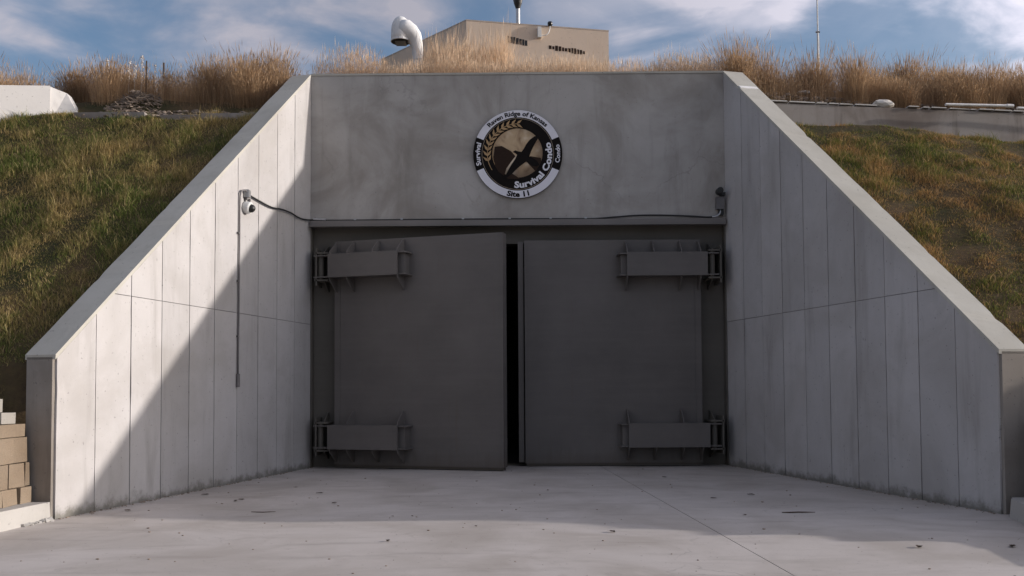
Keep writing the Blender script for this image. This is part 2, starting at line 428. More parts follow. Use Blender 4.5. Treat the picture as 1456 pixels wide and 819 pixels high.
# ------------------------------------------------------------------ wing walls
def top_z(y): return H + (HE - H) * (y / -5.95) if y < 0 else H
def wing(side, label):
    A, B = (LA, LB) if side < 0 else (RA, RB)
    root = tag(empty('wing_wall', ((A.x + B.x) / 2, (A.y + B.y) / 2, 0)), label, 'retaining wall', 'sloping wing walls of the portal')
    o = root.location
    d = (B - A).normalized(); L = (B - A).length
    inn = Vector((-d.y, d.x, 0)) * (1 if side < 0 else -1)       # towards the apron
    if inn.x * side > 0: inn = -inn
    def P(s, depth, z):          # s along the wall from the headwall, depth behind the visible face
        return A + d * s - inn * depth + Vector((0, 0, z)) - o
    def tz(s): return H + (HE - H) * s / L
    # core (profile extruded through the thickness)
    bm = bmesh.new()
    c = 0.022
    prof = [(-0.38, -0.25), (L - 0.002, -0.25), (L - 0.002, HE - 0.045), (0.0, H - 0.045), (-0.38, H - 0.045)]
    hexa(bm, [P(s, c, z) for s, z in prof], [P(s, TH, z) for s, z in prof])
    meshobj('core', bm, M['groove'], root)
    # end face of the wall, its shade put into a darker colour
    bm = bmesh.new()
    hexa(bm, [P(L, 0.024, -0.2), P(L, TH - 0.0, -0.2), P(L + 0.03, TH - 0.015, -0.2), P(L + 0.03, 0.034, -0.2)],
             [P(L, 0.024, HE - 0.04), P(L, TH, HE - 0.04), P(L + 0.03, TH - 0.015, HE - 0.045), P(L + 0.03, 0.034, HE - 0.045)])
    meshobj('end_face', bm, M['end_shade'], root)
    # coping following the slope
    bm = bmesh.new()
    pr = [(-0.38, H), (0.0, H), (L + 0.03, HE - 0.02)]
    n_st = 70
    pr = [(-0.38, H), (-0.15, H)] + [((L + 0.03) * k / n_st, H + (HE - 0.02 - H) * k / n_st) for k in range(n_st + 1)]
    def wear(s, k):
        a_ = mnoise.noise(Vector((s * 3.1, k * 9.7, side))) * 0.004
        c_ = mnoise.noise(Vector((s * 9.0, k * 5.3, side + 4)))
        return a_ + (max(0, c_ - 0.42) * 0.045 if k in (1, 2) else 0)
    st = [[bm.verts.new(P(s, d_ + (wear(s, kk) if d_ < 0.1 else -wear(s, kk)), z - dz - (wear(s, kk) if dz == 0 else 0))) for kk, (d_, dz) in enumerate(((-0.004, 0.05), (-0.002, 0.0), (TH + 0.004, 0.0), (TH + 0.004, 0.05)))] for s, z in pr]
    for a_, b_ in zip(st, st[1:]):
        for k in range(4): bm.faces.new((a_[k], a_[(k + 1) % 4], b_[(k + 1) % 4], b_[k]))
    bm.faces.new(st[0]); bm.faces.new(st[-1][::-1])
    meshobj('coping', bm, M['cope'], root, bevel=0.014)
    # form panels, ten bays, two lifts
    n = 10
    rnd = random.Random(11 + side)
    for i in range(n):
        s0, s1 = L * i / n, L * (i + 1) / n
        ga, gb = rnd.choice([0.004, 0.006, 0.008]), rnd.choice([0.004, 0.005, 0.008])
        s0 += ga if i else 0.0; s1 -= gb if i < n - 1 else -0.0
        for lift in (0, 1):
            z0, z1 = (-0.15, J - 0.0035) if lift == 0 else (J + 0.0035, 99)
            if lift == 1 and tz(s0) - 0.052 <= z0 + 0.02: continue
            ta, tb = tz(s0) - 0.052, tz(s1) - 0.052
            pts = [(s0, z0), (s1, z0)]
            if z1 >= ta: pts += [(s1, tb), (s0, ta)] if tb > z0 else None or [(s0 + (ta - z0) * (s1 - s0) / (ta - tb), z0), (s0, ta)]
            elif z1 >= tb: pts += [(s1, tb), (s0 + (ta - z1) * (s1 - s0) / (ta - tb), z1), (s0, z1)]
            else: pts += [(s1, z1), (s0, z1)]
            if lift == 1 and tb <= z0: pts = [(s0, z0), (s0 + (ta - z0) * (s1 - s0) / (ta - tb), z0), (s0, ta)]
            pr_ = rnd.uniform(0.0, 0.004)
            wob = []
            for (sa, za), (sb, zb) in zip(pts, pts[1:] + pts[:1]):
                wob.append((sa, za))
                if abs(sa - sb) < 1e-4 and abs(zb - za) > 0.5:
                    m_ = int(abs(zb - za) / 0.16)
                    for q_ in range(1, m_): wob.append((sa + (1 if abs(sa - s0) < 1e-3 else -1) * max(0.0, rnd.gauss(0.0, 0.0035)), za + (zb - za) * q_ / m_))
            pts = wob
            b = bmesh.new()
            hexa(b, [P(s, pr_, z) for s, z in pts], [P(s, 0.03, z) for s, z in pts])
            meshobj('panel', b, M['wing'], root, bevel=0.0025)
    return root, P, L
wl, PL, LL = wing(-1, 'sunlit sloping concrete wing wall left of the steel doors')
wr, PR, LR = wing(1, 'shaded sloping concrete wing wall right of the steel doors')
# pale sealant strip across the right coping
bm = bmesh.new()
sA = 0.52
def ctop(s): return H + (HE - H) * s / LR
hexa(bm, [PR(sA, 0.02, ctop(sA) - 0.01), PR(sA, TH - 0.02, ctop(sA) - 0.01), PR(sA + 0.07, TH - 0.02, ctop(sA + 0.07) - 0.01), PR(sA + 0.07, 0.02, ctop(sA + 0.07) - 0.01)],
         [PR(sA, 0.02, ctop(sA) + 0.006), PR(sA, TH - 0.02, ctop(sA) + 0.006), PR(sA + 0.07, TH - 0.02, ctop(sA + 0.07) + 0.006), PR(sA + 0.07, 0.02, ctop(sA + 0.07) + 0.006)])
tag(meshobj('sealant_strip', bm, M['pvc'], wr), 'white sealant strip across the coping')

# ------------------------------------------------------------------ headwall, lintel, frame, tunnel
hw = tag(empty('headwall', (0.04, 0.2, 0)), 'mottled grey concrete headwall above the steel doors', 'wall')
def hx(name, mat, *a, bevel=0.0, parent=hw, off=Vector((0.04, 0.2, 0))):
    b = bmesh.new(); x0, x1, y0, y1, z0, z1 = a
    box(b, x0 - off.x, x1 - off.x, y0 - off.y, y1 - off.y, z0 - off.z, z1 - off.z)
    return meshobj(name, b, mat, parent, bevel=bevel)
hx('wall', M['head'], LA.x + 0.001, RA.x - 0.001, 0.0, 0.40, 4.14, H - 0.035)
hx('coping', M['cope'], LA.x + 0.001, RA.x - 0.001, -0.012, 0.40, H - 0.033, H + 0.002, bevel=0.01)
hx('lintel', M['lintel'], LA.x + 0.003, RA.x + 0.06 - 0.075, -0.10, -0.002, 4.115, 4.205, bevel=0.006)
hx('lintel_flange', M['lintel'], LA.x + 0.003, RA.x - 0.02, -0.14, -0.002, 4.098, 4.113)

fr = tag(empty('door_frame', (0.04, 0.3, 0)), 'dark steel frame set in the opening around both doors', 'door frame')
fo = Vector((0.04, 0.3, 0))
JX0, JX1, DT = -3.06, 3.155, 3.85
hx('jamb', M['frame'], LA.x + 0.002, -2.86, 0.16, 0.50, 0.0, 4.135, parent=fr, off=fo)
hx('jamb', M['frame'], 2.95, RA.x - 0.002, 0.16, 0.50, 0.0, 4.135, parent=fr, off=fo)
hx('head', M['frame'], -2.858, 2.948, 0.16, 0.50, 3.83, 4.135, parent=fr, off=fo)
hx('threshold', M['frame'], -2.858, 2.948, 0.20, 0.45, 0.001, 0.03, parent=fr, off=fo)
# return plates lining the recess at each side
hx('reveal', M['frame'], LA.x + 0.002, LA.x + 0.022, 0.0, 0.158, 0.0, 4.09, parent=fr, off=fo)
hx('reveal', M['frame'], RA.x - 0.022, RA.x - 0.002, 0.0, 0.158, 0.0, 4.09, parent=fr, off=fo)

# tunnel behind the doors
bm = bmesh.new()
for a in ((-4.2, -3.4, 0.52, 9, -0.2, 4.6), (3.4, 4.2, 0.52, 9, -0.2, 4.6), (-4.2, 4.2, 9, 9.4, -0.2, 4.6), (-4.2, 4.2, 0.52, 9.4, 4.6, 5.0), (-4.2, 4.2, 0.26, 9.4, -0.3, -0.01)):
    box(bm, *a)
tag(meshobj('tunnel', bm, M['dark_conc']), kind='structure')

# ------------------------------------------------------------------ blast doors
def make_door(hand, hinge_xy, swing, label):
    """hand=+1: hinged on the right, leaf runs to -x.  Local frame: x inward from hinge edge (times -hand), y out = -y."""
    root = tag(empty('blast_door', (hinge_xy[0], hinge_xy[1], 0), swing), label, 'door', 'pair of steel blast doors')
    W_, Z0, Z1, T = 3.0, 0.055, 3.85, 0.19
    s = -hand
    def bx(name, x0, x1, y0, y1, z0, z1, parent=root, bevel=0.004, mat=M['steel']):
        b = bmesh.new(); xa, xb = sorted((s * x0, s * x1)); box(b, xa, xb, y0, y1, z0, z1)
        return meshobj(name, b, mat, parent, bevel=bevel)
    bx('leaf', 0, W_, 0, T, Z0, Z1, bevel=0.006)
    bx('edge_strip', 0.0, 0.10, -0.012, -0.001, Z0 + 0.01, Z1 - 0.01, bevel=0.002)
    bx('edge_strip', W_ - 0.035, W_ + 0.0, -0.012, -0.001, Z0 + 0.01, Z1 - 0.01, bevel=0.002)
    if hand > 0:
        bx('meeting_bar', W_ + 0.02, W_ + 0.11, 0.03, T, Z0 + 0.02, Z1 - 0.02)
    bx('skirt', 0.02, W_ - 0.02, 0.03, T - 0.02, 0.012, Z0 - 0.002, mat=M['frame'])
    D = 0.30
    for k, (za, zb) in enumerate(((3.20, 3.595), (0.335, 0.735))):
        # arm: the box web between the flanges
        arm = bx('hinge_arm', 0.02, 1.36, -D + 0.10, -0.001, za + 0.03, zb - 0.03, bevel=0.0)
        bx('face_plate', -0.06 if hand > 0 else 0.03, 1.285, -D - 0.022, -D + 0.028, za, zb, parent=arm, bevel=0.004)
        for zf in (za + 0.006, zb - 0.024):
            b = bmesh.new()
            pts = [(s * x, y) for x, y in ((-0.26, -0.10), (-0.26, -D + 0.02), (-0.05, -D + 0.026), (1.40, -D + 0.026), (1.43, -0.22), (1.43, -0.003), (-0.02, -0.003), (-0.06, -0.10))]
            z_in = (za + 0.006, za + 0.028) if zf < (za + zb) / 2 else (zb - 0.028, zb - 0.006)
            hexa(b, [(x, y, z_in[0]) for x, y in pts], [(x, y, z_in[1]) for x, y in pts])
            meshobj('flange', b, M['steel'], arm)
        bx('end_rib', 1.36, 1.378, -D + 0.10, -0.001, za + 0.029, zb - 0.029, parent=arm, bevel=0)
        up = (0.04, 0.36, 0.82, 1.27); dn = (0.04, 0.36, 1.27)
        if k: up, dn = (0.36, 1.27), (0.04, 0.36, 0.82, 1.27)
        hg = 0.225
        for lst, sg, zz in ((up, 1, zb), (dn, -1, za)):
            hh = hg if not (k and sg < 0) else 0.225
            for x in lst:
                b = bmesh.new()
                pr = [(-0.002, zz - sg * 0.003), (-D + 0.0, zz - sg * 0.003), (-D + 0.02, zz + sg * 0.05), (-0.06, zz + sg * hh), (-0.002, zz + sg * hh)]
                xa, xb = sorted((s * x, s * (x + 0.016)))
                hexa(b, [(xa, y, z) for y, z in pr], [(xb, y, z) for y, z in pr])
                meshobj('gusset', b, M['steel'], arm)
        b = bmesh.new(); tube(b, [(s * -0.16, -0.19, za - 0.05), (s * -0.16, -0.19, zb + 0.05)], 0.048, 14)
        meshobj('hinge_pin', b, M['frame'], arm, smooth=False)
    return root
SW = R(16.3)
door_r = make_door(1, (3.145, -0.045), 0.0, 'closed right steel blast door with two box hinges')
door_l = make_door(-1, (-3.09, -0.045), -SW, 'left steel blast door standing slightly ajar toward the viewer')

# brackets on the frame that carry the pins
for side in (-1, 1):
    for za, zb in ((3.20, 3.595), (0.335, 0.735)):
        xj = -3.235 if side < 0 else 3.305
        if side < 0: py0 = -0.18
        else: py0 = -0.235
        b = bmesh.new()
        for z0, z1 in ((za - 0.045, za - 0.02), (zb + 0.02, zb + 0.045)):
            xa, xb = sorted((xj - side * 0.075, xj + side * 0.165)); box(b, xa - 0.04, xb - 0.04, py0 - 0.37, -0.142, z0, z1)
        xa, xb = sorted((xj + side * 0.12, xj + side * 0.145))
        box(b, xa - 0.04, xb - 0.04, py0 - 0.37, -0.142, za - 0.12, zb + 0.12)
        for zz, sg in ((za - 0.046, -1), (zb + 0.046, 1)):
            pr = [(-0.142, zz), (py0 - 0.36, zz), (-0.20, zz + sg * 0.15), (-0.142, zz + sg * 0.15)]
            hexa(b, [(xj - 0.04 - 0.008, y, z) for y, z in pr], [(xj - 0.04 + 0.008, y, z) for y, z in pr])
        meshobj('hinge_bracket', b, M['frame'], fr)

# ------------------------------------------------------------------ round sign
SC = Vector((0.045, -0.05, 5.345)); SR = 0.765
sign = tag(empty('round_sign', SC), 'round white and black emblem sign with gold globe on headwall', 'sign')
def sk(x, y): return ((x - 423) / 343 * SR, -(y - 407) / 343 * SR)      # sketch units to metres on the disc
def disc_poly(name, pts, y, mat, th=0.002, parent=sign):
    b = bmesh.new(); n_ = len(pts)
    f_ = [b.verts.new((x, y, z)) for x, z in pts]; k_ = [b.verts.new((x, y + th, z)) for x, z in pts]
    for i in range(n_): b.faces.new((f_[i], f_[(i + 1) % n_], k_[(i + 1) % n_], k_[i]))
    for t in tessellate_polygon([[Vector((x, z, 0)) for x, z in pts]]):
        b.faces.new([f_[i] for i in t]); b.faces.new([k_[i] for i in reversed(t)])
    return meshobj(name, b, mat, parent)
def circ(r, n=72, cx=0, cz=0): return [(cx + r * math.cos(2 * math.pi * k / n), cz + r * math.sin(2 * math.pi * k / n)) for k in range(n)]
def sector(r0, r1, a0, a1, n=40):
    o = [(r1 * math.cos(R(a0 + (a1 - a0) * k / n)), r1 * math.sin(R(a0 + (a1 - a0) * k / n))) for k in range(n + 1)]
    i = [(r0 * math.cos(R(a1 + (a0 - a1) * k / n)), r0 * math.sin(R(a1 + (a0 - a1) * k / n))) for k in range(n + 1)]
    return o + i
def strip_sector(name, r0, r1, a0, a1, y, mat, th=0.002, n=48):
    b = bmesh.new(); rows = []
    for k in range(n + 1):
        a = R(a0 + (a1 - a0) * k / n); c_, s_ = math.cos(a), math.sin(a)
        rows.append([b.verts.new((r * c_, yy, r * s_)) for r, yy in ((r0, y), (r1, y), (r1, y + th), (r0, y + th))])
    for A, B in zip(rows, rows[1:]):
        for k in range(4): b.faces.new((A[k], A[(k + 1) % 4], B[(k + 1) % 4], B[k]))
    if abs(a1 - a0) < 359: b.faces.new(rows[0]); b.faces.new(rows[-1][::-1])
    return meshobj(name, b, mat, sign)
disc_poly('backing_disc', circ(SR), 0.002, M['s_black'], 0.03)
strip_sector('white_band', 0.635, SR - 0.004, 22.5, 157.5, -0.002, M['s_white'])
strip_sector('white_band', 0.635, SR - 0.004, 202.5, 337.5, -0.002, M['s_white'])
strip_sector('rim_line', 0.612, 0.619, 0, 360, -0.002, M['s_line'])
# globe print: gold with brown shading printed on it
mg, nt, bs = new_mat('sign_globe')
oc = nt.nodes.new('ShaderNodeTexCoord').outputs['Object']
nn = noise_node(nt, oc, 3.0, 5, 0.6, dist=0.8)
cg = mixc(nt, maprange(nt, nn, 0.42, 0.68, 0, 1, True), (0.50, 0.36, 0.21), (0.20, 0.11, 0.05))
cg = mixc(nt, maprange(nt, noise_node(nt, oc, 2.4, 3), 0.50, 0.66, 0, 0.9, True), cg, (0.72, 0.60, 0.44))
# the printed ball is darker towards its rim
vm = nt.nodes.new('ShaderNodeVectorMath'); vm.operation = 'DISTANCE'; lk(nt, oc, vm.inputs[0]); vm.inputs[1].default_value = (-0.04, 0.0, 0.10)
cg = mixc(nt, maprange(nt, vm.outputs['Value'], 0.22, 0.52, 0, 0.8, True), cg, (0.10, 0.055, 0.025))
lk(nt, cg, bs.inputs['Base Color']); bs.inputs['Roughness'].default_value = 0.45
gx, gz = sk(423, 400)
disc_poly('globe', circ(0.425, 64, gx, gz), -0.002, mg)
strip_pts = lambda L_: [sk(x, y) for x, y in L_]
disc_poly('dark_land', strip_pts([(245, 350), (300, 345), (370, 385), (405, 425), (370, 470), (335, 520), (318, 575), (275, 545), (248, 500), (236, 430)]), -0.004, M['s_brown'])
disc_poly('dark_land', strip_pts([(520, 425), (600, 440), (603, 470), (560, 545), (500, 480), (490, 450)]), -0.004, M['s_brown'])
disc_poly('dark_land', strip_pts([(330, 590), (380, 560), (440, 600), (400, 602), (350, 600)]), -0.0042, M['s_brown'])
disc_poly('raven', strip_pts([(596, 262), (552, 272), (516, 298), (490, 330), (470, 366), (452, 392), (428, 388), (404, 380), (384, 392), (400, 400), (418, 414), (402, 448), (374, 488), (350, 530), (328, 572), (318, 606), (350, 584), (384, 556), (414, 524), (450, 494), (486, 468), (508, 484), (536, 502), (566, 506), (588, 494), (572, 464), (540, 442), (512, 428), (524, 392), (546, 345), (572, 300)]), -0.007, M['s_black'])
# laurel
for k in range(11):
    a = R(92 + k * 10.2)
    for sgn in (-1, 1):
        cx_, cz_ = 0.52 * math.cos(a), 0.52 * math.sin(a)
        la = a + math.pi / 2 - sgn * 0.62 + math.pi
        ln, wd = 0.125, 0.021
        dx, dz = math.cos(la), math.sin(la)
        pts = [(cx_, cz_), (cx_ + dx * ln * 0.4 - dz * wd, cz_ + dz * ln * 0.4 + dx * wd), (cx_ + dx * ln, cz_ + dz * ln), (cx_ + dx * ln * 0.4 + dz * wd, cz_ + dz * ln * 0.4 - dx * wd)]
        disc_poly('laurel_leaf', pts, -0.003, M['s_gold'])
strip_sector('laurel_stem', 0.516, 0.526, 92, 212, -0.0045, M['s_gold'])
strip_sector('laurel_stem', 0.43, 0.438, 95, 215, -0.003, M['s_gold'])

dg = bpy.context.evaluated_depsgraph_get
def arc_text(text, size, radius, mid_deg, top, mat, xs=1.5, off=0.004, y=-0.006, spread=None, bold=0.0):
    cu = bpy.data.curves.new('lettering_tmp', 'FONT'); cu.body = text; cu.size = size
    cu.align_x = 'CENTER'; cu.offset = bold; cu.resolution_u = 3; cu.extrude = 0.0
    t = bpy.data.objects.new('lettering_tmp', cu); C.objects.link(t)
    bpy.context.view_layer.update()
    me = bpy.data.meshes.new_from_object(t.evaluated_get(dg()))
    bpy.data.objects.remove(t); bpy.data.curves.remove(cu)
    bmx = bmesh.new(); bmx.from_mesh(me); bpy.data.meshes.remove(me)
    xv = [v.co.x for v in bmx.verts]; wdt = (max(xv) - min(xv)) * xs; x0 = (max(xv) + min(xv)) / 2
    kx = xs if spread is None else xs * (R(spread) * radius / wdt)
    bmx.verts.ensure_lookup_table(); seen = set(); isl = []
    for v in bmx.verts:
        if v.index in seen: continue
        st, comp = [v], []
        seen.add(v.index)
        while st:
            u_ = st.pop(); comp.append(u_.index)
            for e in u_.link_edges:
                w_ = e.other_vert(u_)
                if w_.index not in seen: seen.add(w_.index); st.append(w_)
        xs_ = [bmx.verts[k].co.x for k in comp]; isl.append([min(xs_), max(xs_), comp])
    isl.sort(key=lambda t: t[0]); letters = []
    for lo_, hi_, comp in isl:
        if letters and (min(hi_, letters[-1][1]) - max(lo_, letters[-1][0])) > 0.6 * min(hi_ - lo_, letters[-1][1] - letters[-1][0]):
            letters[-1][1] = max(hi_, letters[-1][1]); letters[-1][2] += comp
        else: letters.append([lo_, hi_, list(comp)])
    for v in bmx.verts:
        xx = (v.co.x - x0) * kx; yy = v.co.y - size * 0.33
        if top: a = R(mid_deg) - xx / radius; r = radius + yy
        else: a = R(mid_deg) + xx / radius; r = radius - yy
        v.co = (r * math.cos(a), y, r * math.sin(a))
    for _, _, comp in letters:
        cs = set(comp); b2 = bmesh.new(); mp = {}
        for k in comp: mp[k] = b2.verts.new(bmx.verts[k].co)
        for f in bmx.faces:
            if f.verts[0].index in cs:
                try: b2.faces.new([mp[v.index] for v in f.verts])
                except ValueError: pass
        ret = bmesh.ops.extrude_face_region(b2, geom=b2.faces[:])
        for v in [g_ for g_ in ret['geom'] if isinstance(g_, bmesh.types.BMVert)]: v.co.y += 0.002
        meshobj('letter', b2, mat, sign)
    bmx.free()
arc_text('Raven Ridge of Kansas', 0.105, 0.698, 90, True, M['s_black'], spread=92, bold=0.0028)
arc_text('Site 11', 0.125, 0.70, 270, False, M['s_black'], spread=31, bold=0.005)
arc_text('Survival', 0.115, 0.69, 180, True, M['s_white'], spread=33, bold=0.003)
arc_text('Condo', 0.105, 0.69, 0, False, M['s_white'], spread=26, bold=0.0028)
arc_text('Survival Condo', 0.15, 0.535, 322, False, M['s_white'], spread=117, bold=0.006)

# ------------------------------------------------------------------ cameras, boxes and conduits on the walls
inl = Vector((0.978, -0.208, 0))
def onwl(x, y, z, d=0.03):
    t = y / LB.y; p = LA + (LB - LA) * t
    return Vector((p.x, y, z)) + inl * d
def local(o, pts): return [Vector(p) - o.location for p in pts]
# vertical conduit on the left wing wall
vc = tag(empty('conduit', onwl(0, -2.40, 2.8)), 'grey vertical conduit on the sunlit left wing wall', 'conduit')
b = bmesh.new()
tube(b, local(vc, smooth_path([onwl(0, -2.24, 4.235, 0.05), onwl(0, -2.30, 4.245, 0.04), onwl(0, -2.36, 4.19, 0.03), onwl(0, -2.37, 4.0, 0.022), onwl(0, -2.38, 3.0, 0.022), onwl(0, -2.40, 1.55, 0.022)])), 0.013, 8)
meshobj('pipe', b, M['conduit'], vc, smooth=True)
b = bmesh.new(); tube(b, local(vc, [onwl(0, -2.40, 1.56, 0.024), onwl(0, -2.40, 1.37, 0.024)]), 0.028, 10)
meshobj('end_fitting', b, M['conduit'], vc, smooth=False)
for z in (2.1, 2.9, 3.6):
    b = bmesh.new(); p = onwl(0, -2.39, z, 0.012) - vc.location; box(b, p.x - 0.012, p.x + 0.014, p.y - 0.035, p.y + 0.035, p.z - 0.012, p.z + 0.012)
    meshobj('clip', b, M['conduit'], vc)
# junction box and dome camera
jb = tag(empty('junction_box', onwl(0, -2.20, 4.21, 0.0)), 'small grey junction box above the dome camera on left wing wall', 'electrical box')
b = bmesh.new(); box(b, 0.0, 0.07, -0.05, 0.05, -0.055, 0.06); meshobj('body', b, M['galv'], jb, bevel=0.006)
b = bmesh.new(); box(b, 0.071, 0.078, -0.045, 0.045, -0.05, 0.055); meshobj('cover', b, M['galv'], jb)
b = bmesh.new(); tube(b, [(0.035, 0.0, -0.055), (0.035, 0.0, -0.09)], 0.03, 10); meshobj('nut', b, M['conduit'], jb)
dc = tag(empty('security_camera', onwl(0, -2.19, 4.02, 0.0)), 'white dome security camera on the sunlit left wing wall', 'camera')
dc.rotation_euler = (0, R(14), R(-12))
b = bmesh.new(); lathe(b, [(0.085, 0.0), (0.09, 0.02), (0.088, 0.085), (0.075, 0.10)], 20, 'X'); meshobj('housing', b, M['cam_white'], dc, smooth=False)
b = bmesh.new(); lathe(b, [(0.062, 0.10), (0.058, 0.125), (0.04, 0.15), (0.015, 0.163), (0.002, 0.164)], 18, 'X'); meshobj('dome', b, M['black'], dc, smooth=True)
b = bmesh.new(); box(b, 0.02, 0.06, -0.012, 0.012, 0.088, 0.13); meshobj('bracket', b, M['conduit'], dc)

# cable from the left wing wall along the headwall
cb = tag(empty('cable', (0, -0.03, 4.22)), 'long dark cable running from left wing wall along the lintel', 'cable')
path = [onwl(0, -2.08, 4.205, 0.03), onwl(0, -1.85, 4.185), onwl(0, -1.45, 4.165), onwl(0, -1.1, 4.20), onwl(0, -0.8, 4.205), onwl(0, -0.5, 4.18), onwl(0, -0.22, 4.20, 0.03), (-3.44, -0.05, 4.228), (-3.2, -0.03, 4.222),
        (-2.6, -0.03, 4.222), (-2.0, -0.03, 4.224), (-1.2, -0.03, 4.226), (-0.4, -0.03, 4.228), (0.35, -0.03, 4.226), (0.9, -0.03, 4.222), (1.35, -0.03, 4.222), (1.75, -0.035, 4.25), (2.1, -0.035, 4.272), (2.5, -0.035, 4.272), (2.9, -0.035, 4.258), (3.25, -0.035, 4.235), (3.36, -0.04, 4.235)]
b = bmesh.new(); tube(b, local(cb, smooth_path(path)), 0.014, 8); meshobj('sheath', b, M['black'], cb, smooth=True)
for x in (-3.33, -2.75, -1.95, -0.9, -0.1, 0.6, 1.2):
    b = bmesh.new(); box(b, x - 0.02, x + 0.02, -0.02, 0.028, 0.004, 0.028); meshobj('clip', b, M['galv'], cb)
b = bmesh.new(); tube(b, [(-3.46, -0.04, 0.018), (-3.25, -0.012, 0.012)], 0.018, 8); meshobj('sleeve', b, M['galv'], cb)

# floodlight / camera in the right corner
rc = tag(empty('wall_camera', (3.49, -0.02, 4.45)), 'black wall camera on a grey box in the right corner above lintel', 'camera')
b = bmesh.new(); box(b, -0.065, 0.065, -0.09, 0.018, -0.09, 0.12); meshobj('mount_box', b, M['conduit'], rc, bevel=0.008)
b = bmesh.new(); lathe(b, [(0.03, -0.24), (0.055, -0.235), (0.06, -0.10), (0.045, -0.05)], 16, 'Y', (-0.03, 0, 0.20)); meshobj('head', b, M['black'], rc)
b = bmesh.new(); box(b, -0.01, 0.085, -0.12, -0.03, 0.135, 0.19); meshobj('arm', b, M['black'], rc)
b = bmesh.new(); tube(b, smooth_path([(0.0, -0.05, -0.09), (0.0, -0.06, -0.15), (-0.05, -0.06, -0.205), (-0.13, -0.03, -0.215)]), 0.017, 8); meshobj('elbow', b, M['galv'], rc, smooth=True)
b = bmesh.new(); box(b, -0.02, 0.06, -0.07, 0.015, -0.19, -0.10); meshobj('connector', b, M['black'], rc)

# ------------------------------------------------------------------ block wall and footings beside the wing ends
bw = tag(empty('block_wall', (-5.1, -6.9, 0)), 'stepped tan block retaining wall beside the left wing wall', 'retaining wall')
rr = random.Random(3)
def blk(x0, x1, y0, y1, z0, z1, mat, bev=0.012):
    b = bmesh.new(); o = bw.location
    vs = box(b, x0 - o.x, x1 - o.x, y0 - o.y, y1 - o.y, z0, z1)
    for v in vs: v.co += Vector((rr.uniform(-.006, .006), rr.uniform(-.003, .003), rr.uniform(-.003, .003)))
    return meshobj('block', b, mat, bw, bevel=bev)
courses = [(0.19, 0.355, -5.02, [-5.99, -6.20, -6.235, -6.50, -6.78, -7.05, -7.33, -7.6, -7.9]),
           (0.358, 0.60, -5.045, [-5.99, -6.07, -6.36, -6.64, -6.92, -7.2, -7.48]),
           (0.603, 0.86, -5.065, [-5.99, -6.24, -6.52, -6.8, -7.08]),
           (0.863, 0.995, -5.085, [-5.99, -6.45, -6.80])]
for z0, z1, xf, ys_ in courses:
    for ya, yb_ in zip(ys_, ys_[1:]):
        w = ya - yb_
        rec = 0.06 if w < 0.05 else rr.uniform(0, 0.015)
        blk(xf - 0.26, xf - rec, yb_ + 0.006, ya - 0.006, z0, z1 - 0.004, M['block'])
blk(-5.46, -5.17, -6.30, -6.05, 0.998, 1.11, M['block_grey'])
blk(-5.46, -5.23, -6.60, -6.33, 0.998, 1.11, M['block_grey'])
blk(-5.52, -5.29, -6.34, -6.08, 1.113, 1.25, M['block_grey'])
blk(-5.50, -5.27, -6.66, -6.36, 1.113, 1.25, M['block_grey'])
fx = tag(empty('footing', (-4.98, -7.0, 0)), 'white concrete footing under the tan block wall', 'kerb', 'footings beside the wing walls')
b = bmesh.new(); o = fx.location
ft = [(-4.80, -6.02), (-4.84, -6.35), (-4.885, -6.85), (-4.95, -7.6), (-5.05, -9.5), (-5.5, -9.5), (-5.4, -6.02)]
hexa(b, [(x - o.x, y - o.y, -0.1) for x, y in ft], [(x - o.x - 0.015, y - o.y, 0.187) for x, y in ft])
meshobj('slab', b, M['footing'], fx, bevel=0.015)
b = bmesh.new()
for k in range(9):
    y = -6.04 - k * 0.05 + rr.uniform(-.02, .02)
    x = -4.80 - (y + 6.02) * -0.13; r_ = rr.uniform(0.015, 0.035)
    vs = bmesh.ops.create_icosphere(b, subdivisions=1, radius=r_)['verts']
    for v in vs: v.co += Vector((x + rr.uniform(0, .05) - o.x, y - o.y, 0.01)) + Vector((rr.uniform(-.4, .4), rr.uniform(-.4, .4), rr.uniform(-.4, .2))) * r_
tag(meshobj('broken_edge', b, M['footing'], fx), kind='stuff')
fr2 = tag(empty('footing', (5.2, -7.2, 0)), 'grey concrete kerb block at the foot of the right wing wall', 'kerb', 'footings beside the wing walls')
b = bmesh.new(); o = fr2.location
ft = [(5.03, -6.04), (4.93, -6.2), (4.80, -6.75), (4.66, -7.4), (4.45, -8.6), (5.9, -8.6), (5.9, -6.04)]
hexa(b, [(x - o.x, y - o.y, -0.1) for x, y in ft], [(x - o.x + 0.03, y - o.y, 0.185) for x, y in ft])
meshobj('slab', b, M['footing'], fr2, bevel=0.02)
bwr = tag(empty('block_wall', (5.4, -7.2, 0)), 'low tan block wall beside the right wing wall', 'retaining wall')
for c_, (z0, z1) in enumerate(((0.187, 0.36), (0.363, 0.6), (0.603, 0.86))):
    for k in range(4 - c_):
        ya = -6.05 - k * 0.45 - c_ * 0.05
        b = bmesh.new(); box(b, 5.28 + c_ * 0.03 - 5.4, 5.55 - 5.4, ya - 0.43 + 7.2, ya + 7.2, z0, z1 - 0.004)
        meshobj('block', b, M['block'], bwr, bevel=0.012)

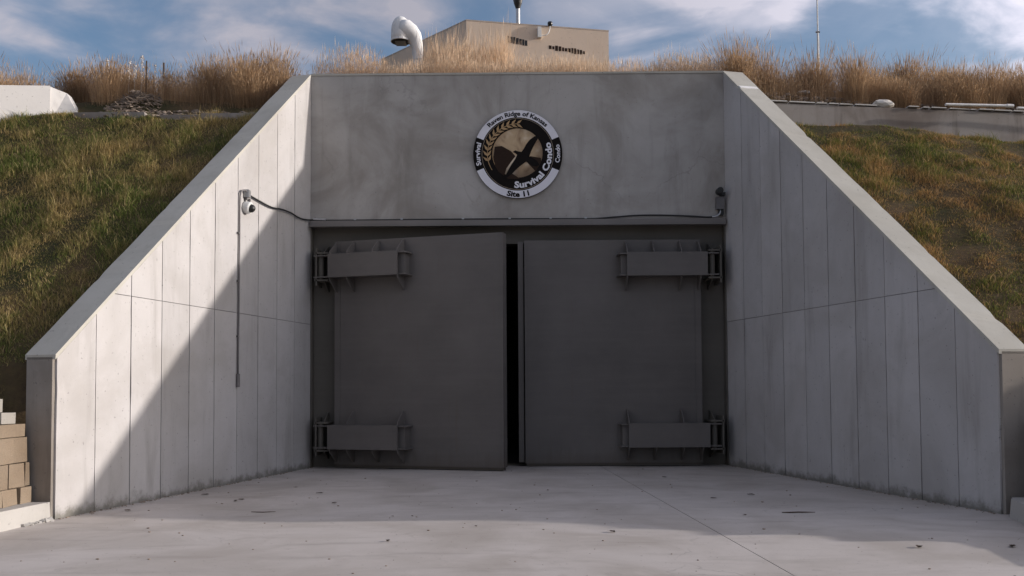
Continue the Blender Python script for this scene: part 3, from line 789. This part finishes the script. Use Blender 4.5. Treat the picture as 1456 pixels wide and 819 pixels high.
# ------------------------------------------------------------------ low wall on the right, pipe, rocks
lw = tag(empty('low_wall', (7, 0, 5.9)), 'stained low concrete wall on top of the right grass slope', 'wall')
segs_x = [3.75, 5.3, 7.0, 8.7, 10.4, 13, 17, 24]
o = lw.location
for xa, xb_ in zip(segs_x, segs_x[1:]):
    b = bmesh.new()
    n_ = 8; lo_, hi_ = [], []
    def pt(x, dy, z): return (x - o.x, rwall_y(x) + dy - o.y, z - o.z)
    for k in range(n_):
        x0 = xa + (xb_ - xa - 0.001) * k / n_; x1 = xa + (xb_ - xa - 0.001) * (k + 1) / n_
        za_ = 6.07 + 0.004 * (x0 - 4.3) + 0.018 * mnoise.noise(Vector((x0 * 2.2, 0, 0))); zb_ = 6.07 + 0.004 * (x1 - 4.3) + 0.018 * mnoise.noise(Vector((x1 * 2.2, 0, 0)))
        hexa(b, [pt(x0, 0, 5.3), pt(x1, 0, 5.3), pt(x1, 0.18, 5.3), pt(x0, 0.18, 5.3)], [pt(x0, 0, za_), pt(x1, 0, zb_), pt(x1, 0.18, zb_), pt(x0, 0.18, za_)])
    bmesh.ops.remove_doubles(b, verts=b.verts[:], dist=0.0005)
    dead = [f for f in b.faces if False]
    meshobj('wall_segment', b, M['oldwall'], lw)
    # broken mortar lip lying along the top edge
    b = bmesh.new(); x = xa
    while x < xb_ - 0.1:
        l_ = rr.uniform(0.12, 0.5); x1 = min(x + l_, xb_ - 0.02)
        if rr.random() < 0.85:
            zz = 6.085 + 0.004 * (x - 4.3) + rr.uniform(0, 0.008); dy = rr.uniform(-0.045, -0.01)
            vs = hexa(b, [pt(x, dy, zz), pt(x1, dy + rr.uniform(-.015, .015), zz), pt(x1, 0.14, zz), pt(x, 0.14, zz)], [pt(x + .01, dy + .006, zz + .022), pt(x1 - .01, dy + .006, zz + .02), pt(x1 - .01, 0.13, zz + .03), pt(x + .01, 0.13, zz + .03)])
        x = x1 + rr.uniform(0.01, 0.06)
    tag(meshobj('broken_lip', b, M['footing'], lw), kind='stuff')
pv = tag(empty('pipe', (9.3, 0.15, 6.125)), 'white plastic pipe lying on top of the low right wall', 'pipe')
b = bmesh.new(); tube(b, [(-1.95, -0.27, 0.0), (-0.72, -0.10, 0.02)], 0.024, 10); meshobj('pipe_length', b, M['pvc'], pv, smooth=False)
b = bmesh.new(); tube(b, [(-0.60, -0.04, 0.0), (3.5, 0.5, 0.05)], 0.024, 10); meshobj('pipe_length', b, M['pvc'], pv, smooth=False)
b = bmesh.new(); tube(b, [(-0.82, -0.11, 0.02), (-0.70, -0.09, 0.02)], 0.032, 10); meshobj('coupling', b, M['pvc'], pv)
def stone(name, loc, r, sq, mat, label=None, cat=None, group=None, seed=0, parent=None):
    b = bmesh.new(); bmesh.ops.create_icosphere(b, subdivisions=2, radius=1.0)
    for v in b.verts:
        k = 1 + 0.35 * mnoise.noise(v.co * 1.3 + Vector((seed, 0, 0))); v.co = Vector((v.co.x * k * r * sq[0], v.co.y * k * r * sq[1], v.co.z * k * r * sq[2]))
    ob = meshobj(name, b, mat, parent); ob.location = loc
    if label: tag(ob, label, cat, group)
    return ob
stone('rock', (6.33, -0.06, 6.16), 0.10, (1.9, 0.9, 0.75), M['rock'], 'long white rock on the low right wall', 'rock')
stone('rock', (5.2, 0.7, 6.62), 0.06, (2.0, 1.2, 0.6), M['rock'], 'flat pale rock under the dry grass clumps on the right', 'rock', seed=4)
stone('rock', (6.05, 0.9, 6.72), 0.06, (2.4, 1.2, 0.5), M['rock'], 'second flat pale rock deeper in the right dry grass', 'rock', seed=9)
def rubble(name, x0, x1, yf, zf, n, seed, lab):
    b = bmesh.new(); q = random.Random(seed)
    for k in range(n):
        x = q.uniform(x0, x1); y = yf(x) + q.uniform(0, 0.55); r_ = 0.014 + 0.035 * q.random() ** 2.5
        vs = bmesh.ops.create_icosphere(b, subdivisions=1, radius=r_)['verts']
        c0 = Vector((x, y, zf(x, y) + r_ * 0.4))
        for v in vs: v.co = Vector((v.co.x * 1.3, v.co.y, v.co.z * 0.7)) + c0 + Vector((q.uniform(-.3, .3), q.uniform(-.3, .3), q.uniform(-.3, .3))) * r_
    tag(meshobj(name, b, M['rubble']), lab, 'rubble', kind='stuff')
rubble('rubble', 4.1, 9.6, lambda x: rwall_y(x) + 0.2, hill_z, 900, 5, 'small brown rubble behind the low right wall')
rubble('rubble', -7.0, -4.0, lambda x: -0.95, hill_z, 900, 6, 'small brown rubble along the top of the left grass slope')
b = bmesh.new(); q = random.Random(31)
for k in range(420):
    a = q.uniform(0, 6.28); rr_ = q.random() ** 0.6; x = -6.42 + 0.42 * rr_ * math.cos(a); y = -0.35 + 0.42 * rr_ * math.sin(a)
    z = hill_z(x, y) + (1 - rr_) * 0.30 * q.random() ** 0.4; l = q.uniform(0.04, 0.2); h_ = q.uniform(0, 6.28); t_ = q.uniform(-.4, .6)
    d = Vector((math.cos(h_), math.sin(h_), t_)) * l / 2; c0 = Vector((x, y, z + 0.02))
    tube(b, [c0 - d, c0 + d], q.uniform(0.003, 0.009), 4)
tag(meshobj('brush_pile', b, M['rubble']), 'grey brown pile of dead brush at the top of the left slope', 'brush pile', kind='stuff')
# low ledge on the left
ll = tag(empty('concrete_ledge', (-5.5, -0.9, 5.85)), 'thin pale concrete ledge at the top of the left slope', 'ledge')
for xa, xb_ in ((-7.15, -6.0), (-5.75, -5.1), (-5.08, -4.05)):
    b = bmesh.new(); zz = 5.80 + hill_z((xa + xb_) / 2, -0.95) * 0
    zc_ = max(hill_z(xa, -0.9), hill_z(xb_, -0.9)) - 5.85
    box(b, xa + 5.5, xb_ + 5.5, -0.06, 0.22, zc_ - 0.25, zc_ + 0.03)
    meshobj('ledge_segment', b, M['oldwall'], ll, bevel=0.012)

# ------------------------------------------------------------------ white concrete box at the far left
wb = tag(empty('concrete_box', (-8.2, -0.9, 5.6)), 'bright white concrete box at the left end of the hilltop', 'concrete block')
o = wb.location
A_, B_ = Vector((-9.28, -1.75, 0)), Vector((-7.66, -0.72, 0))
b = bmesh.new()
nrm = Vector((-0.55, 0.83, 0))
q1 = [A_ + Vector((-.6, -.4, 0)), B_, B_ + nrm * 0.55, A_ + Vector((-.6, -.4, 0)) + nrm * 1.3]
hexa(b, [(p.x - o.x, p.y - o.y, -0.6) for p in q1], [(q1[0].x - o.x, q1[0].y - o.y, 0.33), (q1[1].x - o.x, q1[1].y - o.y, 0.76), (q1[2].x - o.x, q1[2].y - o.y, 0.76), (q1[3].x - o.x, q1[3].y - o.y, 0.33)])
meshobj('body', b, M['white_conc'], wb, bevel=0.02)
b = bmesh.new()
q2 = [(-7.67, -0.70), (-7.40, -0.52), (-7.42, -0.30), (-7.92, -0.26)]
hexa(b, [(q2[0][0] - o.x, q2[0][1] - o.y, 0.13), (q2[1][0] + 0.24 - o.x, q2[1][1] - o.y, 0.10), (q2[2][0] + 0.24 - o.x, q2[2][1] - o.y, 0.10), (q2[3][0] - o.x, q2[3][1] - o.y, 0.13)],
        [(q2[0][0] - o.x, q2[0][1] - o.y, 0.75), (q2[1][0] - 0.09 - o.x, q2[1][1] - o.y, 0.70), (q2[2][0] - 0.09 - o.x, q2[2][1] - o.y, 0.70), (q2[3][0] - o.x, q2[3][1] - o.y, 0.75)])
meshobj('buttress', b, M['white_conc'], wb, bevel=0.015)
b = bmesh.new()
hexa(b, [(-7.42 - o.x, -0.62 - o.y, 0.08), (-5.9 - o.x, -0.72 - o.y, 0.12), (-5.9 - o.x, -0.60 - o.y, 0.12), (-7.42 - o.x, -0.45 - o.y, 0.08)],
        [(-7.42 - o.x, -0.61 - o.y, 0.26), (-5.9 - o.x, -0.71 - o.y, 0.20), (-5.9 - o.x, -0.61 - o.y, 0.20), (-7.42 - o.x, -0.46 - o.y, 0.28)])
meshobj('toe', b, M['white_conc'], wb, bevel=0.01)
sp_ = tag(empty('spotlight', (-8.42, -1.28, 6.12)), 'small black spotlight on the white concrete box at left', 'lamp')
b = bmesh.new(); box(b, -0.02, 0.02, -0.02, 0.02, -0.02, 0.07); meshobj('stem', b, M['cam_white'], sp_)
b = bmesh.new(); lathe(b, [(0.03, -0.06), (0.055, -0.04), (0.06, 0.05), (0.05, 0.07)], 14, 'X', (0, 0, 0.11)); meshobj('head', b, M['black'], sp_)

# ------------------------------------------------------------------ building on the hilltop
bd = tag(empty('building', (0.3, 7.5, 6.9)), 'tan flat roofed stucco building behind the tall dry grass', 'building')
o = bd.location
Ab, Bb, Cb = Vector((-1.16, 6.0, 0)), Vector((2.33, 6.6, 0)), Vector((-2.25, 7.05, 0))
dn = (Bb - Ab).normalized(); Cb2 = Cb + (Cb - Ab) * 1.2; Db = Bb + (Cb2 - Ab)
ring = [Ab, Bb, Db, Cb2]
b = bmesh.new()
hexa(b, [(p.x - o.x, p.y - o.y, -0.4) for p in ring], [(p.x - o.x, p.y - o.y, zt - o.z) for p, zt in zip(ring, (10.19, 10.14, 10.14, 10.10))])
meshobj('walls', b, M['tan'], bd, bevel=0.01)
b = bmesh.new()
cen = sum(ring, Vector((0, 0, 0))) / 4
r2 = [cen + (p - cen) * 1.003 for p in ring]
hexa(b, [(p.x - o.x, p.y - o.y, zt - o.z) for p, zt in zip(r2, (10.192, 10.142, 10.142, 10.102))], [(p.x - o.x, p.y - o.y, zt - o.z + 0.03) for p, zt in zip(r2, (10.192, 10.142, 10.142, 10.102))])
meshobj('parapet_cap', b, M['tan_trim'], bd)
nb = Vector((dn.y, -dn.x, 0))
def onb(s, z, d): return Ab + dn * s + nb * d + Vector((0, 0, z)) - o
def face_box(name, s0, s1, z0, z1, d0, d1, mat, parent=bd):
    b = bmesh.new()
    hexa(b, [onb(s0, z0, d0), onb(s1, z0, d0), onb(s1, z0, d1), onb(s0, z0, d1)], [onb(s0, z1, d0), onb(s1, z1, d0), onb(s1, z1, d1), onb(s0, z1, d1)])
    return meshobj(name, b, mat, parent)
q = random.Random(21)  # two rows of irregular dark marks, built as small thin boxes
x = 1.00
for k in range(7):
    w = q.uniform(0.05, 0.075); h_ = q.uniform(0.13, 0.18)
    face_box('dark_mark', x, x + w, 9.80 - 0.012 * k - h_ / 2, 9.80 - 0.012 * k + h_ / 2, -0.03, 0.004, M['black']); x += w + 0.012
x = 2.03
for k in range(12):
    w = q.uniform(0.045, 0.07); h_ = q.uniform(0.07, 0.15)
    face_box('dark_mark', x, x + w, 9.66 - 0.008 * k - h_ / 2, 9.66 - 0.008 * k + h_ / 2, -0.03, 0.004, M['s_brown']); x += w + 0.02
eb = face_box('electrical_box', 1.74, 1.83, 9.86, 10.12, 0.002, 0.10, M['cam_white'])
b = bmesh.new(); tube(b, smooth_path([onb(1.83, 9.92, 0.06), onb(1.95, 9.93, 0.08), onb(2.02, 10.02, 0.08), onb(2.05, 10.16, 0.06)]), 0.012, 8); meshobj('elbow_conduit', b, M['cam_white'], bd, smooth=True)
b = bmesh.new(); p = onb(2.05, 10.22, 0.06); lathe(b, [(0.03, -0.06), (0.06, -0.03), (0.06, 0.03), (0.03, 0.06)], 12, 'X', p); meshobj('wall_lamp', b, M['black'], bd)
# flue on the roof
fl = tag(empty('flue_pipe', (0.09, 6.9, 10.19)), 'shiny metal flue pipe with black cap on the tan building', 'chimney pipe')
b = bmesh.new(); tube(b, [(0, 0, 0), (0, 0, 0.28)], 0.03, 14); meshobj('lower_pipe', b, M['galv'], fl, smooth=False)
b = bmesh.new(); tube(b, [(0, 0, 0.28), (0, 0, 0.66)], 0.052, 14); meshobj('upper_pipe', b, M['galv'], fl, smooth=False)
b = bmesh.new(); lathe(b, [(0.05, 0.66), (0.06, 0.69), (0.10, 0.80), (0.125, 0.92), (0.08, 0.98), (0.02, 1.0)], 16); meshobj('cap', b, M['black'], fl)

# gooseneck vent
gn = tag(empty('gooseneck_vent', (-2.06, 3.5, 6.9)), 'large pale grey gooseneck vent pipe standing in the dry grass', 'vent pipe')
b = bmesh.new()
pth = [(0.0, 0, -0.1), (0.0, 0, 0.8), (0.0, 0, 1.45), (-0.003, 0, 1.64), (-0.03, 0, 1.78), (-0.08, 0, 1.90), (-0.15, 0, 1.98), (-0.25, 0, 2.05), (-0.36, 0, 2.08)]
rs = [0.108, 0.108, 0.110, 0.118, 0.142, 0.175, 0.205, 0.225, 0.215]
tube(b, pth, rs, 22)
meshobj('pipe', b, M['vent'], gn, smooth=True)
b = bmesh.new(); lathe(b, [(0.195, 1.80), (0.204, 1.801), (0.206, 1.92), (0.204, 2.02), (0.194, 2.12), (0.172, 2.21), (0.135, 2.28), (0.085, 2.325), (0.03, 2.345), (0.003, 2.347)], 26, 'Z', (-0.36, 0, 0))
meshobj('hood', b, M['vent'], gn, smooth=True)
b = bmesh.new(); lathe(b, [(0.206, 1.80), (0.213, 1.805), (0.213, 1.835), (0.206, 1.84)], 20, 'Z', (-0.36, 0, 0)); meshobj('rim', b, M['vent'], gn)
b = bmesh.new(); lathe(b, [(0.185, 1.79), (0.19, 1.795), (0.19, 1.799)], 16, 'Z', (-0.36, 0, 0)); meshobj('grille', b, M['black'], gn)
b = bmesh.new(); box(b, -0.47, -0.25, -0.10, 0.17, 1.778, 1.789); meshobj('baffle', b, M['galv'], gn, bevel=0.003)
for z in (0.9, 1.4):
    b = bmesh.new(); tube(b, [(0, 0, z), (0, 0, z + 0.03)], 0.118, 18); meshobj('band', b, M['vent'], gn)
b = bmesh.new(); tube(b, [(0.09, -0.02, 1.82), (0.17, -0.02, 1.83)], 0.018, 8); meshobj('bolt', b, M['galv'], gn)

# antenna mast
am = tag(empty('antenna_mast', (7.98, 8.0, 6.5)), 'thin white antenna mast rising above the right hilltop grass', 'antenna')
b = bmesh.new(); tube(b, [(0, 0, 0), (0, 0, 4.1)], 0.028, 8); meshobj('lower_tube', b, M['cam_white'], am)
b = bmesh.new(); tube(b, [(0, 0, 4.1), (0, 0, 7.0)], 0.02, 8); meshobj('upper_tube', b, M['cam_white'], am)
b = bmesh.new(); tube(b, [(-0.05, 0, 4.15), (0.05, 0, 4.15)], 0.03, 8); meshobj('clamp', b, M['galv'], am)

# fence stakes in the left grass
for k, (x, y, h_) in enumerate(((-6.55, 0.4, 0.98), (-6.26, 0.5, 0.98))):
    b = bmesh.new(); tube(b, [(0, 0, -0.3), (0.01 * (1 - 2 * k), 0, h_)], 0.014, 6)
    t = meshobj('stake', b, M['leaf']); t.location = (x, y, 6.2)
    tag(t, ('left' if k == 0 else 'right') + ' one of two thin dark stakes in the left hilltop grass', 'stake')

# ------------------------------------------------------------------ grass (numpy blades)
def blades(name, P, Hh, Wd, lean, mat, label, head=False, dirx=0.0, diry=0.0):
    n = len(P)
    a = rng.uniform(0, 2 * np.pi, n); wdir = np.stack([np.cos(a), np.sin(a), np.zeros(n)], 1)
    la = rng.uniform(0, 2 * np.pi, n); ll_ = lean * np.abs(rng.normal(0, 1, n))
    ld = np.stack([np.cos(la) * ll_ + dirx, np.sin(la) * ll_ + diry, np.ones(n)], 1)
    h = Hh[:, None]; w = Wd[:, None]
    mid = P + (ld * np.array([0.35, 0.35, 0.55])) * h
    tip = P + ld * h * np.array([1.0, 1.0, 1.0])
    vs = [P - wdir * w / 2, P + wdir * w / 2, mid + wdir * w * 0.42, mid - wdir * w * 0.42, tip]
    nv = 5
    if head:
        d = (tip - mid); d /= np.linalg.norm(d, axis=1)[:, None]
        hl = (Hh * rng.uniform(0.10, 0.22, n))[:, None]; hw = (rng.uniform(0.002, 0.005, n))[:, None]
        vs += [tip - d * hl * 0.2, tip + d * hl * 0.25 + wdir * hw, tip + d * hl, tip + d * hl * 0.25 - wdir * hw]
        nv = 9
    V = np.stack(vs, 1).reshape(-1, 3).astype(np.float32)
    base = np.arange(n)[:, None] * nv
    quads = base + np.array([[0, 1, 2, 3]])
    tris = base + np.array([[3, 2, 4]])
    fl_ = [quads.reshape(-1)]; ln = [np.full(n, 4)]
    if head:
        fl_.append((base + np.array([[5, 6, 7, 8]])).reshape(-1)); ln.append(np.full(n, 4))
    fl_.append(tris.reshape(-1)); ln.append(np.full(n, 3))
    idx = np.concatenate(fl_).astype(np.int32); lens = np.concatenate(ln)
    starts = np.concatenate([[0], np.cumsum(lens)[:-1]]).astype(np.int32)
    me = bpy.data.meshes.new(name)
    me.vertices.add(len(V)); me.vertices.foreach_set('co', V.ravel())
    me.loops.add(len(idx)); me.loops.foreach_set('vertex_index', idx)
    me.polygons.add(len(lens)); me.polygons.foreach_set('loop_start', starts)
    me.update(calc_edges=True)
    at = me.attributes.new('rnd', 'FLOAT', 'POINT')
    at.data.foreach_set('value', np.repeat(rng.uniform(0, 1, n), nv).astype(np.float32))
    me.materials.append(mat)
    return tag(link(bpy.data.objects.new(name, me)), label, 'grass', kind='stuff')
# coarse height lookup, quick to sample
def hz_arr(X, Y):
    gx_ = np.arange(-16, 16.01, 0.1); gy_ = np.arange(-8.8, 9.01, 0.1)
    if 'tab' not in hz_arr.__dict__:
        hz_arr.tab = np.array([[hill_z(float(x), float(y)) for x in gx_] for y in gy_])
    fx_ = np.clip((X + 16) / 0.1, 0, len(gx_) - 1.001); fy_ = np.clip((Y + 8.8) / 0.1, 0, len(gy_) - 1.001)
    i = fx_.astype(int); j = fy_.astype(int); u = fx_ - i; v = fy_ - j; T = hz_arr.tab
    return T[j, i] * (1 - u) * (1 - v) + T[j, i + 1] * u * (1 - v) + T[j + 1, i] * (1 - u) * v + T[j + 1, i + 1] * u * v
def lowfreq(X, Y, s, seed):
    r = np.random.default_rng(seed); out = np.zeros_like(X)
    for k in range(7):
        a = r.uniform(0, 2 * np.pi); f = s * r.uniform(0.6, 2.2)
        out += np.sin((X * np.cos(a) + Y * np.sin(a)) * f + r.uniform(0, 6.28)) / 7 ** 0.5
    return out
def wing_arr(Y, side):
    A, B = (LA, LB) if side < 0 else (RA, RB)
    return A.x + (B.x - A.x) * np.clip(Y / B.y, 0, 1)

def turf(side, n, mat, label, ytop, xmax):
    Y = rng.uniform(-8.0, ytop, n); X0 = wing_arr(Y, side)
    X = X0 + side * (0.40 + rng.uniform(0, 1, n) * (xmax - 0.40 - np.abs(X0)))
    if side > 0:
        keep = (Y < -0.45 + (X - 4.3) * 0.16 - 0.02)
    else:
        keep = ~((X < -7.4) & (Y > -1.75 + (X + 9.28) * 0.636 - 0.03))
    keep &= ~((Y < -5.75) & (np.abs(X) < 5.4))
    X, Y = X[keep], Y[keep]; n = len(X)
    P = np.stack([X, Y, hz_arr(X, Y) - 0.015], 1)
    lf = lowfreq(X, Y, 3.0, 5)
    Hh = np.clip(rng.normal(0.062, 0.022, n) * (1 + 0.4 * lf + 0.45 * np.clip(lowfreq(X, Y, 9.0, 8), -0.8, 1.6)), 0.028, 0.24) * (1.0 if side < 0 else 0.75)
    tall_ = rng.random(n) < 0.02; Hh[tall_] *= 2.0
    return blades('turf', P, Hh, rng.uniform(0.004, 0.009, n), 0.7, mat, label)
turf(-1, 260000, M['turf_l'], 'patchy green and brown turf on the left slope', -0.75, 11.5)
turf(1, 270000, M['turf_r'], 'dry brown and green turf on the right slope', 0.6, 11.0)

def tall(name, n, x0, x1, y0, y1, hm, mat, label, clump=0.0, yfun=None, lean=0.11, seed=1):
    X = rng.uniform(x0, x1, n); Y = rng.uniform(y0, y1, n)
    if yfun is not None: Y = Y + yfun(X)
    ox = np.zeros(n); oy = np.zeros(n); hf = np.ones(n)
    if clump:
        r = np.random.default_rng(seed); nc = int((x1 - x0) * (y1 - y0) * 3.2)
        cx_ = r.uniform(x0, x1, nc); cy_ = r.uniform(y0, y1, nc); sel = r.integers(0, nc, n); cf = r.uniform(0.7, 1.2, nc)
        inc = rng.random(n) < clump
        dx_ = rng.normal(0, 0.10, n); dy_ = rng.normal(0, 0.09, n)
        X = np.where(inc, cx_[sel] + dx_, X); Yb = cy_[sel] + dy_
        if yfun is not None: Yb = Yb + yfun(X)
        Y = np.where(inc, Yb, Y); ox = np.where(inc, dx_, 0); oy = np.where(inc, dy_, 0); hf = np.where(inc, cf[sel], 0.75)
    if yfun is not None: Y = np.maximum(Y, yfun(X) + y0)
    gap = (X > -6.75) & (X < -6.15) & (Y < 0.45)
    ok = ((Y > 0.43) | (np.abs(X) > np.abs(wing_arr(np.minimum(Y, 0), -1 if x1 < 0 else 1)) + 0.42)) & ~(gap & (rng.random(n) < 0.85))
    X, Y, ox, oy, hf = X[ok], Y[ok], ox[ok], oy[ok], hf[ok]
    P = np.stack([X, Y, hz_arr(X, Y) - 0.02], 1)
    lf = lowfreq(X, Y * 1.7, 2.4, seed + 3)
    Hh = hm * np.clip(rng.normal(0.78, 0.20, len(X)) * (1 + 0.22 * lf), 0.15, 1.5)
    return blades(name, P, Hh * hf, rng.uniform(0.0018, 0.0042, len(X)), lean, mat, label, head=True, dirx=ox * 1.5, diry=oy * 1.5)
tall('tall_grass', 80000, -3.6, 3.7, 0.45, 3.2, 0.56, M['tall'], 'tall pale dry grass right behind the headwall')
tall('tall_grass', 22000, 0.0, 3.6, 2.8, 5.3, 0.62, M['tall'], 'pale dry grass low in front of the tan building', seed=5)
tall('tall_grass', 22000, -1.9, -0.12, 2.6, 4.6, 1.15, M['tall'], 'tallest pale dry grass in front of the tan building corner', seed=6)
tall('tall_grass', 120000, -11.5, -3.9, 0.0, 3.4, 0.62, M['tall_d'], 'rusty dry grass along the left hilltop', clump=0.75, yfun=lambda x: np.where(x < -7.3, 0.5, -0.25), seed=11)
tall('tall_grass', 135000, 3.95, 11.5, 0.20, 3.4, 0.66, M['tall_d'], 'clumped rusty dry grass above the low right wall', clump=0.8, yfun=lambda x: -0.45 + (np.maximum(x, 4.3) - 4.3) * 0.16 + 0.22, seed=17)
# pale weed plumes on the left
def plume(x, y, h_, k, lab):
    b = bmesh.new(); q = random.Random(k)
    tube(b, [(0, 0, 0), (0.02, 0, h_ * 0.6), (0.03, 0, h_)], [0.006, 0.005, 0.003], 5)
    for j in range(26):
        z = h_ * (0.62 + 0.38 * q.random()); a = q.uniform(0, 6.28); r_ = 0.035 * (1.15 - z / h_ * 0.7)
        vs = bmesh.ops.create_icosphere(b, subdivisions=1, radius=q.uniform(0.006, 0.016))['verts']
        for v in vs: v.co += Vector((0.03 * z / h_ + r_ * math.cos(a), r_ * math.sin(a), z))
    t = meshobj('weed', b, M['plume']); t.location = (x, y, 6.25)
    return tag(t, lab, 'weed', 'pale weed plumes on the left hilltop')
for k, (x, h_) in enumerate(((-7.15, 1.12), (-6.93, 1.0), (-6.82, 1.1), (-6.75, 1.05), (-6.66, 1.3), (-6.45, 1.12), (-7.3, 1.0))):
    plume(x, 0.15 + 0.07 * k, h_ * 0.8, k, ['pale weed plume, second from the left on the left hilltop', 'pale weed plume, third from the left on the left hilltop', 'pale weed plume, middle one of the seven on the left hilltop', 'pale weed plume just left of the tallest plume', 'tallest pale weed plume on the left hilltop', 'pale weed plume beside the left dark stake', 'leftmost pale weed plume nearest the white box'][k])

# ------------------------------------------------------------------ debris on the apron
def leaf(x, y, r_, seed, where):
    q = random.Random(seed); b = bmesh.new(); rows = []
    for i in range(5):
        t = i / 4; w = math.sin(math.pi * (0.08 + 0.84 * t)) * 0.55
        rows.append([b.verts.new((r_ * (t - 0.5) * 2, r_ * w * s_, 0.006 + r_ * (abs(s_) ** 2 * 0.3 * w + 0.12 * q.random() + 0.1 * (t - .5) ** 2))) for s_ in (-1, -0.4, 0.4, 1)])
    for A, B in zip(rows, rows[1:]):
        for k in range(3): b.faces.new((A[k], A[k + 1], B[k + 1], B[k]))
    ex = bmesh.ops.solidify(b, geom=b.faces[:], thickness=0.002)
    t = meshobj('dead_leaf', b, M['leaf']); t.location = (x, y, 0.001); t.rotation_euler = (0, 0, q.uniform(0, 6.28))
    return tag(t, 'small dead leaf ' + where, 'leaf', 'dead leaves scattered on the apron')
WHERE = ['near the left wing wall, front one of a close pair', 'near the left wing wall, rear one of a close pair', 'in front of the lower left door hinge, rear one of two', 'in front of the lower left door hinge, front one of two',
         'alone on the sunlit apron right of centre', 'alone on the sunlit apron left of centre', 'just left of the dark flattened stick', 'behind the dark flattened stick, left one of two', 'behind the dark flattened stick, right one of two',
         'closest to the closed right door', 'on the sunlit apron right of the long joint', 'farthest right on the sunlit apron', 'at the foot of the left wing wall under the conduit', 'tiny, right at the shadow edge in the middle',
         'in the shade in front of the left jamb', 'against the front end of the left wing wall', 'against the left wing wall midway along', 'tiny, in the shade near the left twig', 'tiny, in the shade before the gap between the doors']
for k, (x, y, r_) in enumerate(((-3.36, -4.54, .045), (-3.33, -4.42, .04), (-2.52, -3.80, .045), (-2.13, -4.79, .04), (0.87, -6.98, .045), (-1.13, -7.41, .035), (2.35, -5.94, .03), (2.34, -4.52, .04),
                              (2.87, -4.19, .05), (2.18, -1.98, .04), (3.30, -7.84, .05), (4.07, -7.83, .05), (-4.39, -4.5, .035), (-0.4, -6.6, .025), (-3.0, -3.1, .03), (-4.3, -5.35, .045), (-3.95, -3.9, .05), (-1.3, -5.9, .02), (0.4, -3.6, .03))):
    leaf(x, y, r_, k, WHERE[k])
def twig(x, y, l, ang, label, thick=0.005):
    b = bmesh.new(); q = random.Random(int(x * 100))
    tube(b, [(l * (t - .5), q.uniform(-.01, .01), thick + q.uniform(0, .006)) for t in (0, .25, .5, .75, 1)], [thick * .6, thick, thick, thick * .8, thick * .4], 6)
    tube(b, [(l * 0.1, 0, thick), (l * 0.25, l * 0.1, thick * 1.5)], thick * 0.5, 5)
    t = meshobj('twig', b, M['leaf']); t.location = (x, y, 0.0); t.rotation_euler = (0, 0, ang)
    tag(t, label, 'twig')
twig(-2.75, -5.53, 0.26, 0.05, 'thin dark twig on the apron below the left wing wall')
twig(2.95, -5.80, 0.34, -0.05, 'dark flattened stick with debris on the right of the apron', 0.008)
b = bmesh.new(); q = random.Random(18)
for k in range(420):
    x, y = q.uniform(-4.4, 4.6), q.uniform(-10.5, -0.2)
    if abs(x) > abs(wing_x(max(y, -5.9), x)) - 0.15: continue
    r_ = 0.003 + 0.011 * q.random() ** 4
    vs = bmesh.ops.create_icosphere(b, subdivisions=1, radius=r_)['verts']
    for v in vs: v.co = Vector((v.co.x * q.uniform(.8, 1.6), v.co.y, v.co.z * 0.5)) + Vector((x, y, r_ * 0.4))
tag(meshobj('specks', b, M['rubble']), 'tiny grit specks scattered over the concrete apron', 'grit', kind='stuff')
# grit gathered in the corner lines at the foot of the walls
b = bmesh.new(); q = random.Random(8)
for side in (-1, 1):
    for k in range(260):
        t = q.random() ** 0.8; A, B = (LA, LB) if side < 0 else (RA, RB)
        p = A + (B - A) * t; r_ = 0.004 + 0.012 * q.random() ** 3
        dd = abs(q.gauss(0, 0.035)) + 0.01
        vs = bmesh.ops.create_icosphere(b, subdivisions=1, radius=r_)['verts']
        for v in vs: v.co = Vector((v.co.x, v.co.y, v.co.z * 0.6)) + Vector((p.x - side * dd, p.y, r_ * 0.4))
tag(meshobj('grit', b, M['rubble']), 'fine dark grit along the feet of both wing walls', 'grit', kind='stuff')
